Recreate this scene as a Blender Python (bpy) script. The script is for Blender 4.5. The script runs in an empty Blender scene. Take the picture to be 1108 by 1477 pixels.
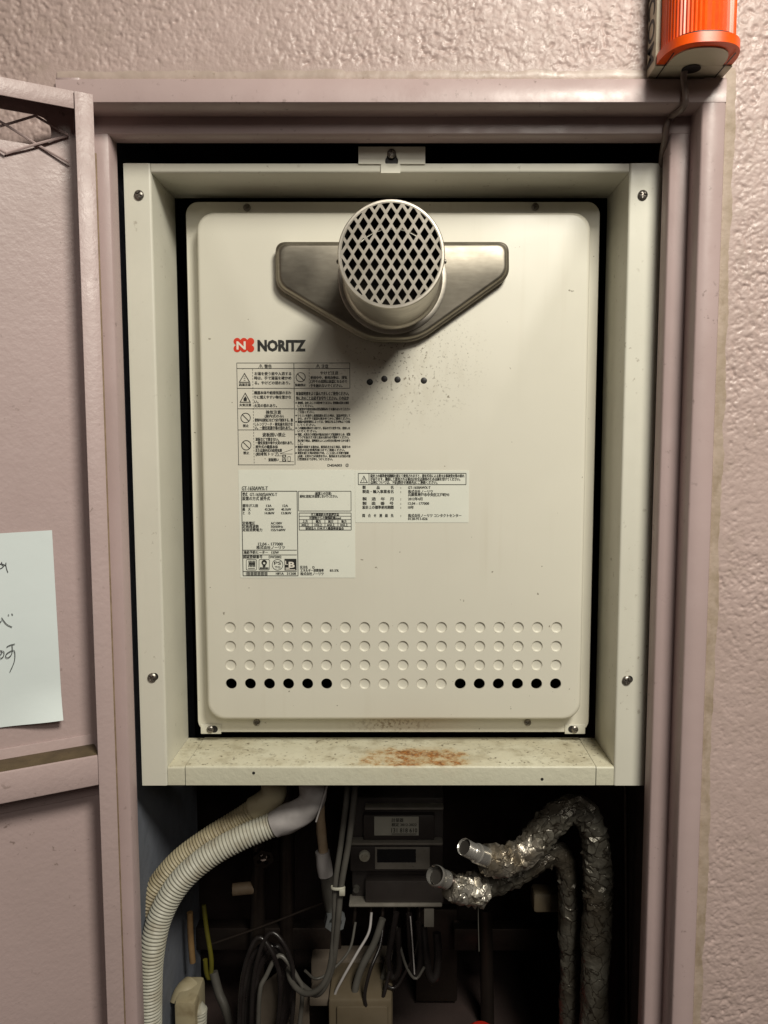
import bpy, bmesh, math, random
import numpy as np
from mathutils import Vector, Matrix
from mathutils.geometry import delaunay_2d_cdt

# ------------------------------------------------------------------ camera, light, exposure
SC = bpy.context.scene
COL = SC.collection
H0 = 1.40                                   # eye height above the floor
F, CX, CY = 1130.0, 578.0, 738.5            # focal length and principal point, in photograph pixels
PITCH = math.atan(102.0 / F)
CP, SP = math.cos(PITCH), math.sin(PITCH)

cd = bpy.data.cameras.new('camera')
cam = bpy.data.objects.new('camera', cd); COL.objects.link(cam)
cam.location = (0, 0, H0)
cam.rotation_euler = (math.radians(90) - PITCH, 0, 0)
cd.sensor_fit = 'VERTICAL'; cd.sensor_height = 36.0; cd.sensor_width = 36.0
cd.lens = 36.0 * F / 1477.0
cd.shift_x = -(CX - 554.0) / 1477.0
cd.shift_y = 0.0
cd.clip_start = 0.01; cd.clip_end = 50
SC.camera = cam

w = bpy.data.worlds.new('World'); SC.world = w; w.use_nodes = True
bg = w.node_tree.nodes['Background']
bg.inputs[0].default_value = (1.0, 0.82, 0.68, 1); bg.inputs[1].default_value = 0.03

ld = bpy.data.lights.new('corridor_lamp', 'AREA')
ld.shape = 'DISK'; ld.size = 0.42; ld.energy = 30.0; ld.color = (1.0, 0.95, 0.83)
lamp = bpy.data.objects.new('corridor_lamp', ld); COL.objects.link(lamp)
lamp.location = (0.49, -0.32, H0 + 0.95)
tgt = Vector((0.0, 0.78, H0 + 0.0))
lamp.rotation_euler = (Vector((0.30, 0.12, H0 - 0.75)) - lamp.location).to_track_quat('-Z', 'Y').to_euler()

l2 = bpy.data.lights.new('fill_lamp', 'AREA')  # unseen fill light, added to even out the brightness of the front faces
l2.shape = 'DISK'; l2.size = 0.6; l2.energy = 9.0; l2.color = (1.0, 0.94, 0.84)
lamp2 = bpy.data.objects.new('fill_lamp', l2); COL.objects.link(lamp2)
lamp2.location = (0.45, -1.6, H0 + 1.10)
lamp2.rotation_euler = (tgt - lamp2.location).to_track_quat('-Z', 'Y').to_euler()

SC.view_settings.view_transform = 'Standard'; SC.view_settings.look = 'None'
SC.view_settings.exposure = 0.0; SC.view_settings.gamma = 1.0
SC.render.engine = 'CYCLES'
SC.cycles.use_denoising = True
SC.cycles.max_bounces = 8
SC.cycles.sample_clamp_indirect = 6.0

random.seed(7); rng = np.random.default_rng(11)

# measured depths (metres in front of the eye)
YF, YW = 0.674, 0.680          # steel door frame face, plastered wall
YS, YSB = 0.700, 0.718         # door stop face, its back
YC, YCB = 0.725, 0.800         # mounting frame flange, back of its walls
YP, YE = 0.784, 0.765          # heater front panel: flange plane, raised field

# ------------------------------------------------------------------ helpers
def P(px, py, Y):
    a = (CY - py) / F
    z = Y * (a * CP - SP) / (CP + a * SP)
    d = Y * CP - z * SP
    return Vector(((px - CX) / F * d, Y, z + H0))
def PX(px, py, Y): return P(px, py, Y).x
def PZ(py, Y): return P(CX, py, Y).z

def empty(name, loc, label=None, cat=None, group=None):
    o = bpy.data.objects.new(name, None); COL.objects.link(o)
    o.location = loc; o.empty_display_size = 0.03
    return tag(o, label, cat, group)
def tag(o, label=None, cat=None, group=None, kind=None):
    if label: o['label'] = label
    if cat: o['category'] = cat
    if group: o['group'] = group
    if kind: o['kind'] = kind
    return o
def link(name, me, mat, parent=None, loc=None, rot=None):
    o = bpy.data.objects.new(name, me); COL.objects.link(o)
    if mat is not None and not me.materials: me.materials.append(mat)
    if loc is not None: o.location = loc
    if rot is not None: o.rotation_euler = rot
    if parent is not None:
        o.parent = parent
        M = Matrix.Translation(parent.location) if parent.parent is None else PARW[parent.name]
        o.matrix_parent_inverse = M.inverted()
        PARW[o.name] = Matrix.LocRotScale(o.location, o.rotation_euler, None)
    else:
        PARW[o.name] = Matrix.LocRotScale(o.location, o.rotation_euler, None)
    return o
PARW = {}
def mesh(verts, faces, smooth=None, name='m'):
    me = bpy.data.meshes.new(name)
    me.from_pydata([tuple(v) for v in verts], [], [tuple(f) for f in faces])
    me.validate(); me.update()
    if smooth is not None:
        me.polygons.foreach_set('use_smooth', [True] * len(me.polygons))
        me.set_sharp_from_angle(angle=math.radians(smooth))
    return me
def frombm(bm, smooth=None):
    bmesh.ops.recalc_face_normals(bm, faces=bm.faces)
    me = bpy.data.meshes.new('m'); bm.to_mesh(me); bm.free()
    if smooth is not None:
        me.polygons.foreach_set('use_smooth', [True] * len(me.polygons))
        me.set_sharp_from_angle(angle=math.radians(smooth))
    return me
def addbox(bm, x0, x1, y0, y1, z0, z1, M=None, bev=0.0, seg=2):
    b2 = bmesh.new()
    r = bmesh.ops.create_cube(b2, size=1.0)
    for v in b2.verts:
        v.co = Vector(((x0 + x1) / 2 + v.co.x * (x1 - x0), (y0 + y1) / 2 + v.co.y * (y1 - y0), (z0 + z1) / 2 + v.co.z * (z1 - z0)))
    if bev > 0: bmesh.ops.bevel(b2, geom=b2.edges[:], offset=bev, segments=seg, affect='EDGES', profile=0.5)
    if M is not None: bmesh.ops.transform(b2, matrix=M, verts=b2.verts)
    t = bpy.data.meshes.new('t'); b2.to_mesh(t); b2.free(); bm.from_mesh(t); bpy.data.meshes.remove(t)
def box(x0, x1, y0, y1, z0, z1, bev=0.0008, M=None):
    bm = bmesh.new(); addbox(bm, x0, x1, y0, y1, z0, z1, M, bev); return frombm(bm, 40)
def pip(p, poly):
    x, y = p; ins = False; n = len(poly); j = n - 1
    for i in range(n):
        xi, yi = poly[i]; xj, yj = poly[j]
        if (yi > y) != (yj > y) and x < (xj - xi) * (y - yi) / (yj - yi) + xi: ins = not ins
        j = i
    return ins
def tri2d(outer, holes=()):
    """flat triangulation of an outline with holes -> (2d verts, triangles, loops as index lists)"""
    vs = []; ed = []; loops = []
    for lp in [outer] + list(holes):
        b = len(vs); n = len(lp); vs += [Vector((p[0], p[1])) for p in lp]
        ed += [(b + i, b + (i + 1) % n) for i in range(n)]; loops.append(list(range(b, b + n)))
    ov, oe, of, orig, _, _ = delaunay_2d_cdt(vs, ed, [], 0, 1e-7)
    boxes = [(min(p[0] for p in h), max(p[0] for p in h), min(p[1] for p in h), max(p[1] for p in h)) for h in holes]
    mp = {}
    for i, ids in enumerate(orig):
        for k in ids: mp[k] = i
    loops = [[mp[k] for k in l] for l in loops]
    keep = []
    for f in of:
        c = sum((ov[i] for i in f), Vector((0, 0))) / len(f)
        if not pip(c, outer): continue
        bad = False
        for h, b in zip(holes, boxes):
            if b[0] <= c.x <= b[1] and b[2] <= c.y <= b[3] and pip(c, h): bad = True; break
        if not bad: keep.append(list(f))
    # orient so that the normal faces -Y when (x, z) is mapped to (x, y, z)
    out = []
    for f in keep:
        a, b, c = ov[f[0]], ov[f[1]], ov[f[2]]
        s = (b.x - a.x) * (c.y - a.y) - (b.y - a.y) * (c.x - a.x)
        out.append(f if s > 0 else f[::-1])
    return ov, out, loops
def plate(outer, holes, y0, y1):
    """solid sheet in the XZ plane, front at y0, back at y1"""
    ov, fs, loops = tri2d(outer, holes)
    n = len(ov)
    V = [(v.x, y0, v.y) for v in ov] + [(v.x, y1, v.y) for v in ov]
    Fc = [tuple(f) for f in fs] + [tuple(n + i for i in f[::-1]) for f in fs]
    for l in loops:
        m = len(l)
        for i in range(m):
            a, b = l[i], l[(i + 1) % m]
            Fc.append((a, b, b + n, a + n))
    bm = bmesh.new(); t = mesh(V, Fc); bm.from_mesh(t); bpy.data.meshes.remove(t)
    return frombm(bm, 35)
def circle(cx, cz, r, n=24, a0=0.0): return [(cx + r * math.cos(a0 + 2 * math.pi * i / n), cz + r * math.sin(a0 + 2 * math.pi * i / n)) for i in range(n)]
def rrect(x0, x1, z0, z1, r, n=8):
    pts = []
    for cx, cz, a in ((x1 - r, z1 - r, 0), (x0 + r, z1 - r, 90), (x0 + r, z0 + r, 180), (x1 - r, z0 + r, 270)):
        for i in range(n + 1):
            t = math.radians(a + 90 * i / n); pts.append((cx + r * math.cos(t), cz + r * math.sin(t)))
    return pts
def roundpoly(pts, rads, n=8):
    out = []; m = len(pts)
    for i in range(m):
        p = Vector(pts[i]); a = Vector(pts[i - 1]) - p; b = Vector(pts[(i + 1) % m]) - p
        r = rads[i]; th = a.angle(b) / 2; d = r / math.tan(th)
        d = min(d, a.length * .49, b.length * .49); r = d * math.tan(th)
        s = p + a.normalized() * d; e = p + b.normalized() * d
        for k in range(n + 1):
            t = k / n; q = s * (1 - t) ** 2 + p * 2 * t * (1 - t) + e * t * t
            out.append((q.x, q.y))
    return out
def extrude_profile(prof, axis, a0, a1, closed=True, smooth=35):
    """prof: 2d points; axis 'z' -> (x,y) profile swept in z; 'x' -> (y,z) profile swept in x"""
    n = len(prof)
    mk = (lambda p, a: (p[0], p[1], a)) if axis == 'z' else (lambda p, a: (a, p[0], p[1]))
    V = [mk(p, a0) for p in prof] + [mk(p, a1) for p in prof]
    Fc = [(i, (i + 1) % n, (i + 1) % n + n, i + n) for i in range(n if closed else n - 1)]
    if closed: Fc += [tuple(range(n))[::-1], tuple(range(n, 2 * n))]
    bm = bmesh.new(); t = mesh(V, Fc); bm.from_mesh(t); bpy.data.meshes.remove(t)
    return frombm(bm, smooth)
def smoothpath(pts, step):
    pts = [Vector(p) for p in pts]
    Pp = [pts[0] * 2 - pts[1]] + pts + [pts[-1] * 2 - pts[-2]]
    out = []
    for i in range(1, len(Pp) - 2):
        p0, p1, p2, p3 = Pp[i - 1:i + 3]
        m = max(2, int((p2 - p1).length / step * 1.5))
        for k in range(m):
            t = k / m
            out.append(0.5 * ((2 * p1) + (p2 - p0) * t + (2 * p0 - 5 * p1 + 4 * p2 - p3) * t * t + (3 * p1 - p0 - 3 * p2 + p3) * t ** 3))
    out.append(pts[-1])
    L = [0]
    for a, b in zip(out, out[1:]): L.append(L[-1] + (b - a).length)
    n = max(2, int(L[-1] / step)); res = []; j = 0
    for k in range(n + 1):
        s = L[-1] * k / n
        while j < len(L) - 2 and L[j + 1] < s: j += 1
        t = (s - L[j]) / max(1e-9, L[j + 1] - L[j]); res.append(out[j].lerp(out[j + 1], t))
    return res, L[-1]
def tube(pts, r, step=0.004, seg=12, rad=None, cap=True, dist=None, path=True):
    """smooth swept tube; rad(s, k) -> radius factor; dist(s, ang) -> radial offset"""
    cs, L = smoothpath(pts, step) if path else ([Vector(p) for p in pts], 1)
    V = []; Fc = []; n = len(cs); up = None; s = 0
    for i, c in enumerate(cs):
        t = (cs[min(i + 1, n - 1)] - cs[max(i - 1, 0)]).normalized()
        if up is None:
            up = Vector((0, 1, 0)) if abs(t.y) < .9 else Vector((1, 0, 0))
        u = (up - t * up.dot(t)).normalized(); v = t.cross(u); up = u
        if i: s += (c - cs[i - 1]).length
        for k in range(seg):
            a = 2 * math.pi * k / seg
            rr = r * (rad(s, i) if rad else 1.0) + (dist(s, a) if dist else 0)
            V.append(c + (u * math.cos(a) + v * math.sin(a)) * rr)
    for i in range(n - 1):
        for k in range(seg):
            a, b = i * seg + k, i * seg + (k + 1) % seg
            Fc.append((a, b, b + seg, a + seg))
    if cap: Fc += [tuple(range(seg))[::-1], tuple(range((n - 1) * seg, n * seg))]
    return mesh(V, Fc, 50)
def lathe(prof, seg=32, smooth=35):
    """prof: (radius, y) pairs; axis along Y; closed with caps where radius is 0"""
    V = []; Fc = []
    for r, y in prof:
        for k in range(seg):
            a = 2 * math.pi * k / seg; V.append((r * math.cos(a), y, r * math.sin(a)))
    for i in range(len(prof) - 1):
        for k in range(seg):
            a, b = i * seg + k, i * seg + (k + 1) % seg
            Fc.append((a, b, b + seg, a + seg))
    bm = bmesh.new(); t = mesh(V, Fc); bm.from_mesh(t); bpy.data.meshes.remove(t)
    bmesh.ops.remove_doubles(bm, verts=bm.verts, dist=1e-6)
    return frombm(bm, smooth)

# ------------------------------------------------------------------ procedural materials
class NT:
    def __init__(s, name):
        s.m = bpy.data.materials.new(name); s.m.use_nodes = True
        s.t = s.m.node_tree; s.b = s.t.nodes['Principled BSDF']; s.co = s.t.nodes.new('ShaderNodeTexCoord').outputs['Object']
    def n(s, ty, **k):
        o = s.t.nodes.new('ShaderNode' + ty)
        for a, v in k.items(): setattr(o, a, v)
        return o
    def lk(s, a, b): s.t.links.new(a, b)
    def noise(s, scale, detail=3, rough=.55, vec=None, dist=0):
        o = s.n('TexNoise'); o.inputs['Scale'].default_value = scale; o.inputs['Detail'].default_value = detail
        o.inputs['Roughness'].default_value = rough; o.inputs['Distortion'].default_value = dist
        s.lk(vec or s.co, o.inputs['Vector']); return o.outputs['Fac']
    def ramp(s, fac, a, b, lo=0.0, hi=1.0):
        o = s.n('MapRange', clamp=True); o.inputs[1].default_value = a; o.inputs[2].default_value = b
        o.inputs[3].default_value = lo; o.inputs[4].default_value = hi
        s.lk(fac, o.inputs[0]); return o.outputs[0]
    def mix(s, fac, a, b):
        o = s.n('Mix', data_type='RGBA')
        if isinstance(fac, (int, float)): o.inputs[0].default_value = fac
        else: s.lk(fac, o.inputs[0])
        for i, c in ((6, a), (7, b)):
            if isinstance(c, tuple): o.inputs[i].default_value = (*c, 1)
            else: s.lk(c, o.inputs[i])
        return o.outputs[2]
    def math(s, op, a, b=0.0):
        o = s.n('Math', operation=op)
        for i, c in enumerate((a, b)):
            if isinstance(c, (int, float)): o.inputs[i].default_value = c
            else: s.lk(c, o.inputs[i])
        return o.outputs[0]
    def stretch(s, sc):
        o = s.n('Mapping'); o.inputs['Scale'].default_value = sc; s.lk(s.co, o.inputs[0]); return o.outputs[0]
    def bump(s, h, strength, dist=0.001, prev=None):
        o = s.n('Bump'); o.inputs['Strength'].default_value = strength; o.inputs['Distance'].default_value = dist
        s.lk(h, o.inputs['Height'])
        if prev is not None: s.lk(prev, o.inputs['Normal'])
        return o.outputs[0]
    def blob(s, c, rx, ry, rz):
        """1 at c, 0 outside the ellipsoid, for stains with a place of their own"""
        o = s.n('Mapping'); o.vector_type = 'POINT'
        o.inputs['Scale'].default_value = (1 / rx, 1 / ry, 1 / rz)
        o.inputs['Location'].default_value = (-c[0] / rx, -c[1] / ry, -c[2] / rz)
        s.lk(s.co, o.inputs[0])
        l = s.n('VectorMath', operation='LENGTH'); s.lk(o.outputs[0], l.inputs[0])
        return s.ramp(l.outputs['Value'], 0.0, 1.0, 1.0, 0.0)
    def fin(s, col=None, rough=None, metal=None, nrm=None, **k):
        for key, val in (('Base Color', col), ('Roughness', rough), ('Metallic', metal), ('Normal', nrm)):
            if val is None: continue
            if isinstance(val, tuple): s.b.inputs[key].default_value = (*val, 1)
            elif isinstance(val, (int, float)): s.b.inputs[key].default_value = val
            else: s.lk(val, s.b.inputs[key])
        for key, val in k.items(): s.b.inputs[key.replace('_', ' ')].default_value = val
        return s.m
def paint(name, c, c2, rough=.4, metal=0, spots=None, spot_amt=.5, mott=9.0, bump=.05, bscale=420, rvar=.12):
    t = NT(name)
    col = t.mix(t.ramp(t.noise(mott, 5), .35, .7), c, c2)
    if spots:
        f = t.ramp(t.noise(170, 3), .65, .72, 0, spot_amt)
        f = t.math('MULTIPLY', f, t.ramp(t.noise(14, 2), .45, .62))
        col = t.mix(f, col, spots)
    n = t.bump(t.noise(bscale, 3), bump, .0006)
    n = t.bump(t.noise(22, 2), bump * 1.2, .004, n)
    r = t.ramp(t.noise(40, 4), .3, .7, max(.03, rough - rvar), rough + rvar)
    return t.fin(col, r, metal, n)

M_wall = None
def make_wall():
    t = NT('stucco_paint')
    col = t.mix(t.ramp(t.noise(7, 5), .3, .7), (.485, .372, .348), (.42, .32, .292))
    col = t.mix(t.ramp(t.noise(60, 5), .55, .75, 0, .35), col, (.30, .235, .19))
    n = t.bump(t.noise(520, 3), .35, .0008)
    r = t.ramp(t.noise(140, 3), .3, .7, .34, .6)
    return t.fin(col, r, 0, n)
M_wall = make_wall()
M_frame = paint('frame_paint', (.46, .352, .346), (.412, .315, .306), .38, 0, (.10, .07, .055), .6, 6, .12, 300)
def make_door():
    t = NT('door_paint')
    col = t.mix(t.ramp(t.noise(5, 5), .35, .7), (.46, .352, .344), (.412, .315, .303))
    col = t.mix(t.math('MULTIPLY', t.ramp(t.noise(150, 3), .66, .72, 0, .6), t.ramp(t.noise(11, 2), .45, .6)), col, (.14, .10, .08))
    n = t.bump(t.noise(260, 4), .30, .0012); n = t.bump(t.noise(60, 2), .10, .003, n)
    return t.fin(col, t.ramp(t.noise(50, 4), .3, .7, .36, .52), 0, n)
M_door = make_door()
M_cream = paint('cream_enamel', (.665, .65, .56), (.62, .605, .52), .42, 0, (.16, .11, .06), .5, 8, .05, 380)
M_plastic = paint('ivory_plastic', (.62, .58, .44), (.54, .50, .38), .45, 0, (.2, .15, .1), .3, 20, .06, 500)
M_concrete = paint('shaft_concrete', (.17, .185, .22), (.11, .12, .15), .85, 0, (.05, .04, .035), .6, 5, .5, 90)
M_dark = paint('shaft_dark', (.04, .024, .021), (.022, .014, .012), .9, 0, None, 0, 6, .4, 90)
M_steel = paint('galvanised_plate', (.38, .34, .29), (.30, .27, .23), .42, .85, (.10, .07, .05), .4, 25, .05, 300)
M_screw = paint('screw_steel', (.30, .28, .25), (.18, .16, .14), .38, .9, (.06, .04, .03), .8, 300, .2, 900)
M_black = paint('black_rubber', (.012, .011, .011), (.02, .018, .017), .5, 0, None, 0, 30, .1, 500)
M_cavity = paint('heater_inside', (.03, .025, .02), (.02, .017, .014), .8, 0, None, 0, 20, .1, 200)
M_ink = paint('printed_ink', (.018, .018, .016), (.03, .03, .027), .5, 0, None, 0, 200, .02, 400)
M_inkgrey = paint('pencil_ink', (.05, .055, .055), (.09, .095, .095), .6, 0, None, 0, 200, .02, 400)
M_red = paint('logo_red', (.70, .05, .02), (.62, .045, .02), .45, 0, None, 0, 60, .02, 400)
M_white = paint('logo_white', (.80, .76, .66), (.76, .72, .62), .45, 0, None, 0, 60, .02, 400)
M_sticker = paint('label_film', (.76, .77, .68), (.72, .73, .645), .36, 0, (.25, .24, .2), .3, 12, .04, 160)
M_grey = paint('cable_grey', (.10, .094, .083), (.065, .06, .052), .45, 0, (.05, .04, .03), .5, 40, .08, 300)
M_blackcable = paint('cable_black', (.012, .009, .009), (.018, .015, .014), .30, 0, None, 0, 40, .08, 300)
M_meter = paint('meter_grey', (.045, .037, .034), (.032, .026, .024), .5, 0, (.03, .025, .02), .4, 25, .08, 400)
M_meterlight = paint('meter_label', (.42, .41, .35), (.36, .35, .30), .5, 0, (.1, .09, .07), .4, 60, .03, 300)
M_bezel = paint('meter_bezel', (.24, .22, .19), (.18, .165, .14), .5, 0, (.05, .04, .03), .5, 60, .03, 300)
M_lcd = paint('display_glass', (.01, .01, .012), (.014, .014, .016), .12, 0, None, 0, 60, .01, 300)
M_cable_brown = paint('beacon_cable', (.22, .17, .15), (.16, .12, .105), .45, 0, None, 0, 60, .08, 300)
M_white_tape = paint('white_tape', (.42, .395, .39), (.31, .29, .285), .6, 0, (.25, .18, .1), .4, 50, .35, 120)
M_copper = paint('lagged_pipe', (.40, .30, .20), (.30, .21, .13), .6, 0, (.1, .06, .03), .5, 60, .3, 150)
M_yellow = paint('yellow_wire', (.11, .098, .01), (.08, .07, .008), .45, 0, None, 0, 60, .05, 300)
M_brass = paint('brown_tube', (.20, .12, .05), (.14, .08, .035), .5, 0, None, 0, 60, .05, 300)
M_nut = paint('zinc_nut', (.50, .54, .56), (.36, .38, .40), .35, .8, (.1, .08, .06), .5, 80, .1, 300)
M_chrome = paint('chrome', (.78, .76, .72), (.66, .63, .58), .2, .8, (.15, .11, .07), .5, 60, .06, 500)
M_beige = paint('beige_box', (.125, .097, .062), (.09, .07, .043), .55, 0, (.1, .07, .04), .5, 12, .08, 200)
M_redplastic = paint('red_plastic', (.45, .02, .01), (.36, .015, .01), .35, 0, None, 0, 30, .05, 300)
M_card = paint('cardboard_tag', (.12, .095, .072), (.085, .067, .05), .8, 0, None, 0, 30, .1, 200)
M_rod = paint('dull_steel', (.075, .058, .05), (.045, .034, .029), .4, .8, (.08, .04, .02), .6, 40, .15, 200)
M_sealpink = paint('painted_sealant', (.46, .365, .32), (.39, .31, .265), .42, 0, (.2, .14, .09), .5, 60, .5, 130)

def make_seal():
    t = NT('dirty_sealant')
    col = t.mix(t.ramp(t.noise(60, 5), .35, .65), (.42, .33, .27), (.33, .255, .19))
    col = t.mix(t.ramp(t.noise(90, 5, vec=t.stretch((1, 1, .5))), .52, .72, 0, .6), col, (.22, .16, .095))
    return t.fin(col, .6, 0, t.bump(t.noise(160, 4), .6, .001))
M_seal = make_seal()
def make_panel():
    t = NT('panel_enamel')
    col = t.mix(t.ramp(t.noise(4.5, 4), .35, .7), (.70, .675, .58), (.665, .64, .55))
    # soot specks and smears under the outlet
    c = P(590, 520, YE); reg = t.blob((c.x, c.y, c.z), .085, .2, .075)
    sp = t.ramp(t.noise(420, 3), .60, .68, 0, .75)
    col = t.mix(t.math('MULTIPLY', sp, t.math('MULTIPLY', reg, 1.3)), col, (.13, .10, .06))
    sm = t.ramp(t.noise(60, 5, vec=t.stretch((1, 1, .4))), .5, .75, 0, .45)
    col = t.mix(t.math('MULTIPLY', sm, reg), col, (.33, .27, .17))
    c2 = P(566, 1045, YP); reg2 = t.blob((c2.x, c2.y, c2.z), .05, .2, .012)
    col = t.mix(t.math('MULTIPLY', t.ramp(t.noise(300, 3), .5, .62, 0, .8), reg2), col, (.16, .09, .03))
    # a few chips all over
    ch = t.ramp(t.noise(150, 2), .745, .765, 0, .8)
    col = t.mix(ch, col, (.20, .17, .12))
    stk = t.ramp(t.noise(90, 4, vec=t.stretch((1, 1, .035))), .56, .80, 0, .18)
    col = t.mix(t.math('MULTIPLY', stk, t.ramp(t.noise(7, 2), .4, .65)), col, (.42, .36, .25))
    n = t.bump(t.noise(520, 2), .03, .0005); n = t.bump(t.noise(7, 2), .22, .006, n)
    return t.fin(col, t.ramp(t.noise(25, 3), .3, .7, .30, .40), 0, n)
M_panel = make_panel()
def make_sill():
    t = NT('sill_enamel')
    col = t.mix(t.ramp(t.noise(16, 5), .35, .65), (.64, .62, .49), (.54, .50, .37))
    pt = t.ramp(t.noise(45, 5, .65), .50, .66, 0, .7)
    col = t.mix(pt, col, (.36, .32, .22))
    col = t.mix(t.ramp(t.noise(240, 4), .60, .70, 0, .85), col, (.11, .08, .045))
    zs = PZ(1106, YC)
    inside = None
    for px, py, rx, ry in ((580, 1098, .060, .030), (645, 1101, .034, .018), (600, 1088, .066, .026)):
        p = P(px, py, YC); yy = YC * 470.0 / (py - 636.0)
        b = t.blob((p.x * yy / YC, yy, zs), rx, ry, .03)
        inside = b if inside is None else t.math('MAXIMUM', inside, b)
    ins = t.math('MINIMUM', t.math('MULTIPLY', inside, 1.5), 1.0)
    rn = t.math('ADD', t.math('MULTIPLY', t.noise(80, 9, .75), .95), t.math('MULTIPLY', ins, .24))
    rn = t.math('ADD', rn, t.math('MULTIPLY', t.noise(38, 3), .25))
    rust = t.math('MULTIPLY', t.ramp(rn, .765, .90), t.ramp(ins, .0, .35))
    col = t.mix(t.math('MULTIPLY', t.ramp(rn, .62, .82, 0, .6), t.ramp(ins, 0, .4)), col, (.47, .31, .12))
    col = t.mix(rust, col, t.mix(t.ramp(t.noise(300, 4), .38, .6), (.40, .17, .04), (.17, .07, .02)))
    sep = t.n('SeparateXYZ'); t.lk(t.co, sep.inputs[0])
    lip = t.ramp(t.math('ADD', sep.outputs[1], t.math('MULTIPLY', t.noise(120, 3), .003)), YC + .0022, YC + .0042, .12, 1)
    col = t.mix(lip, (.585, .57, .45), col)
    n = t.bump(t.noise(180, 5), .5, .0012)
    return t.fin(col, t.ramp(rust, 0, 1, .45, .9), 0, n)
M_sill = make_sill()
def make_brushed(name, c, c2, ang=0):
    t = NT(name)
    g = t.noise(260, 3, vec=t.stretch((.3, 1, 1.2)))
    col = t.mix(t.ramp(g, .3, .7), c, c2)
    col = t.mix(t.ramp(t.noise(22, 4), .5, .75, 0, .5), col, tuple(x * .6 for x in c2))
    n = t.bump(g, .06, .0004)
    return t.fin(col, t.ramp(t.noise(30, 4), .3, .7, .40, .52), 1.0, n)
M_stain = make_brushed('stainless', (.36, .33, .275), (.30, .272, .225))
M_tube = make_brushed('stainless_tube', (.62, .58, .51), (.52, .48, .42))
def make_grille():
    t = NT('grille_metal')
    col = t.mix(t.ramp(t.noise(80, 4), .35, .65), (.36, .33, .285), (.28, .255, .215))
    return t.fin(col, .48, .5, t.bump(t.noise(600, 3), .15, .0005))
M_grille = make_grille()
def make_hose(name, c, c2, dirt):
    t = NT(name)
    col = t.mix(t.ramp(t.noise(12, 4), .3, .7), c, c2)
    col = t.mix(t.ramp(t.noise(45, 4), .5, .7, 0, .6), col, dirt)
    return t.fin(col, .5, 0, t.bump(t.noise(400, 2), .1, .0005))
M_hose = make_hose('hose_ivory', (.47, .465, .40), (.41, .395, .32), (.25, .20, .13))
M_hose_old = make_hose('hose_yellowed', (.38, .335, .225), (.31, .26, .16), (.14, .10, .05))
def make_foil(name, hi, lo, dirt, dirt_amt, metal, crack):
    t = NT(name)
    ns = t.n('TexNoise'); ns.inputs['Scale'].default_value = 45; t.lk(t.co, ns.inputs['Vector'])
    mx = t.n('VectorMath', operation='MULTIPLY_ADD'); t.lk(ns.outputs['Color'], mx.inputs[0]); mx.inputs[1].default_value = (.03, .03, .03); t.lk(t.co, mx.inputs[2])
    v = t.n('TexVoronoi', feature='DISTANCE_TO_EDGE'); v.inputs['Scale'].default_value = 60; t.lk(mx.outputs[0], v.inputs['Vector'])
    e = t.ramp(v.outputs['Distance'], 0, .05)
    col = t.mix(t.ramp(t.noise(90, 4), .35, .65), hi, lo)
    col = t.mix(t.ramp(t.noise(20, 4), .42, .66, 0, dirt_amt), col, dirt)
    col = t.mix(t.ramp(e, 0, 1, crack, 0), col, (.03, .022, .015))
    n = t.bump(e, .35, .002); n = t.bump(t.noise(150, 3, .55), .5, .003, n)
    return t.fin(col, t.ramp(t.noise(70, 3), .3, .7, .24, .46), metal, n)
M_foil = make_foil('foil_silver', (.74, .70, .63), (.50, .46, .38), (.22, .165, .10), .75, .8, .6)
M_foil_shaded = make_foil('foil_dull_shaded', (.16, .15, .125), (.11, .10, .08), (.05, .036, .022), .7, .4, 1.0)  # duller foil, its colour darkened further to stand for the shaft's weak light
def make_lens():
    t = NT('orange_lens')
    col = t.mix(t.ramp(t.noise(60, 4), .4, .7), (.90, .105, .005), (.80, .08, .004))
    t.b.inputs['Subsurface Weight'].default_value = .25
    t.b.inputs['Subsurface Radius'].default_value = (.01, .003, .001)
    t.b.inputs['Coat Weight'].default_value = .0
    return t.fin(col, .34, 0, t.bump(t.noise(300, 2), .04, .0005))
M_lens = make_lens()
def make_paper():
    t = NT('white_paper')
    col = t.mix(t.ramp(t.noise(9, 3), .3, .7), (.70, .765, .765), (.665, .73, .73))
    return t.fin(col, .75, 0, t.bump(t.noise(30, 3), .12, .003))
M_paper = make_paper()

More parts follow.
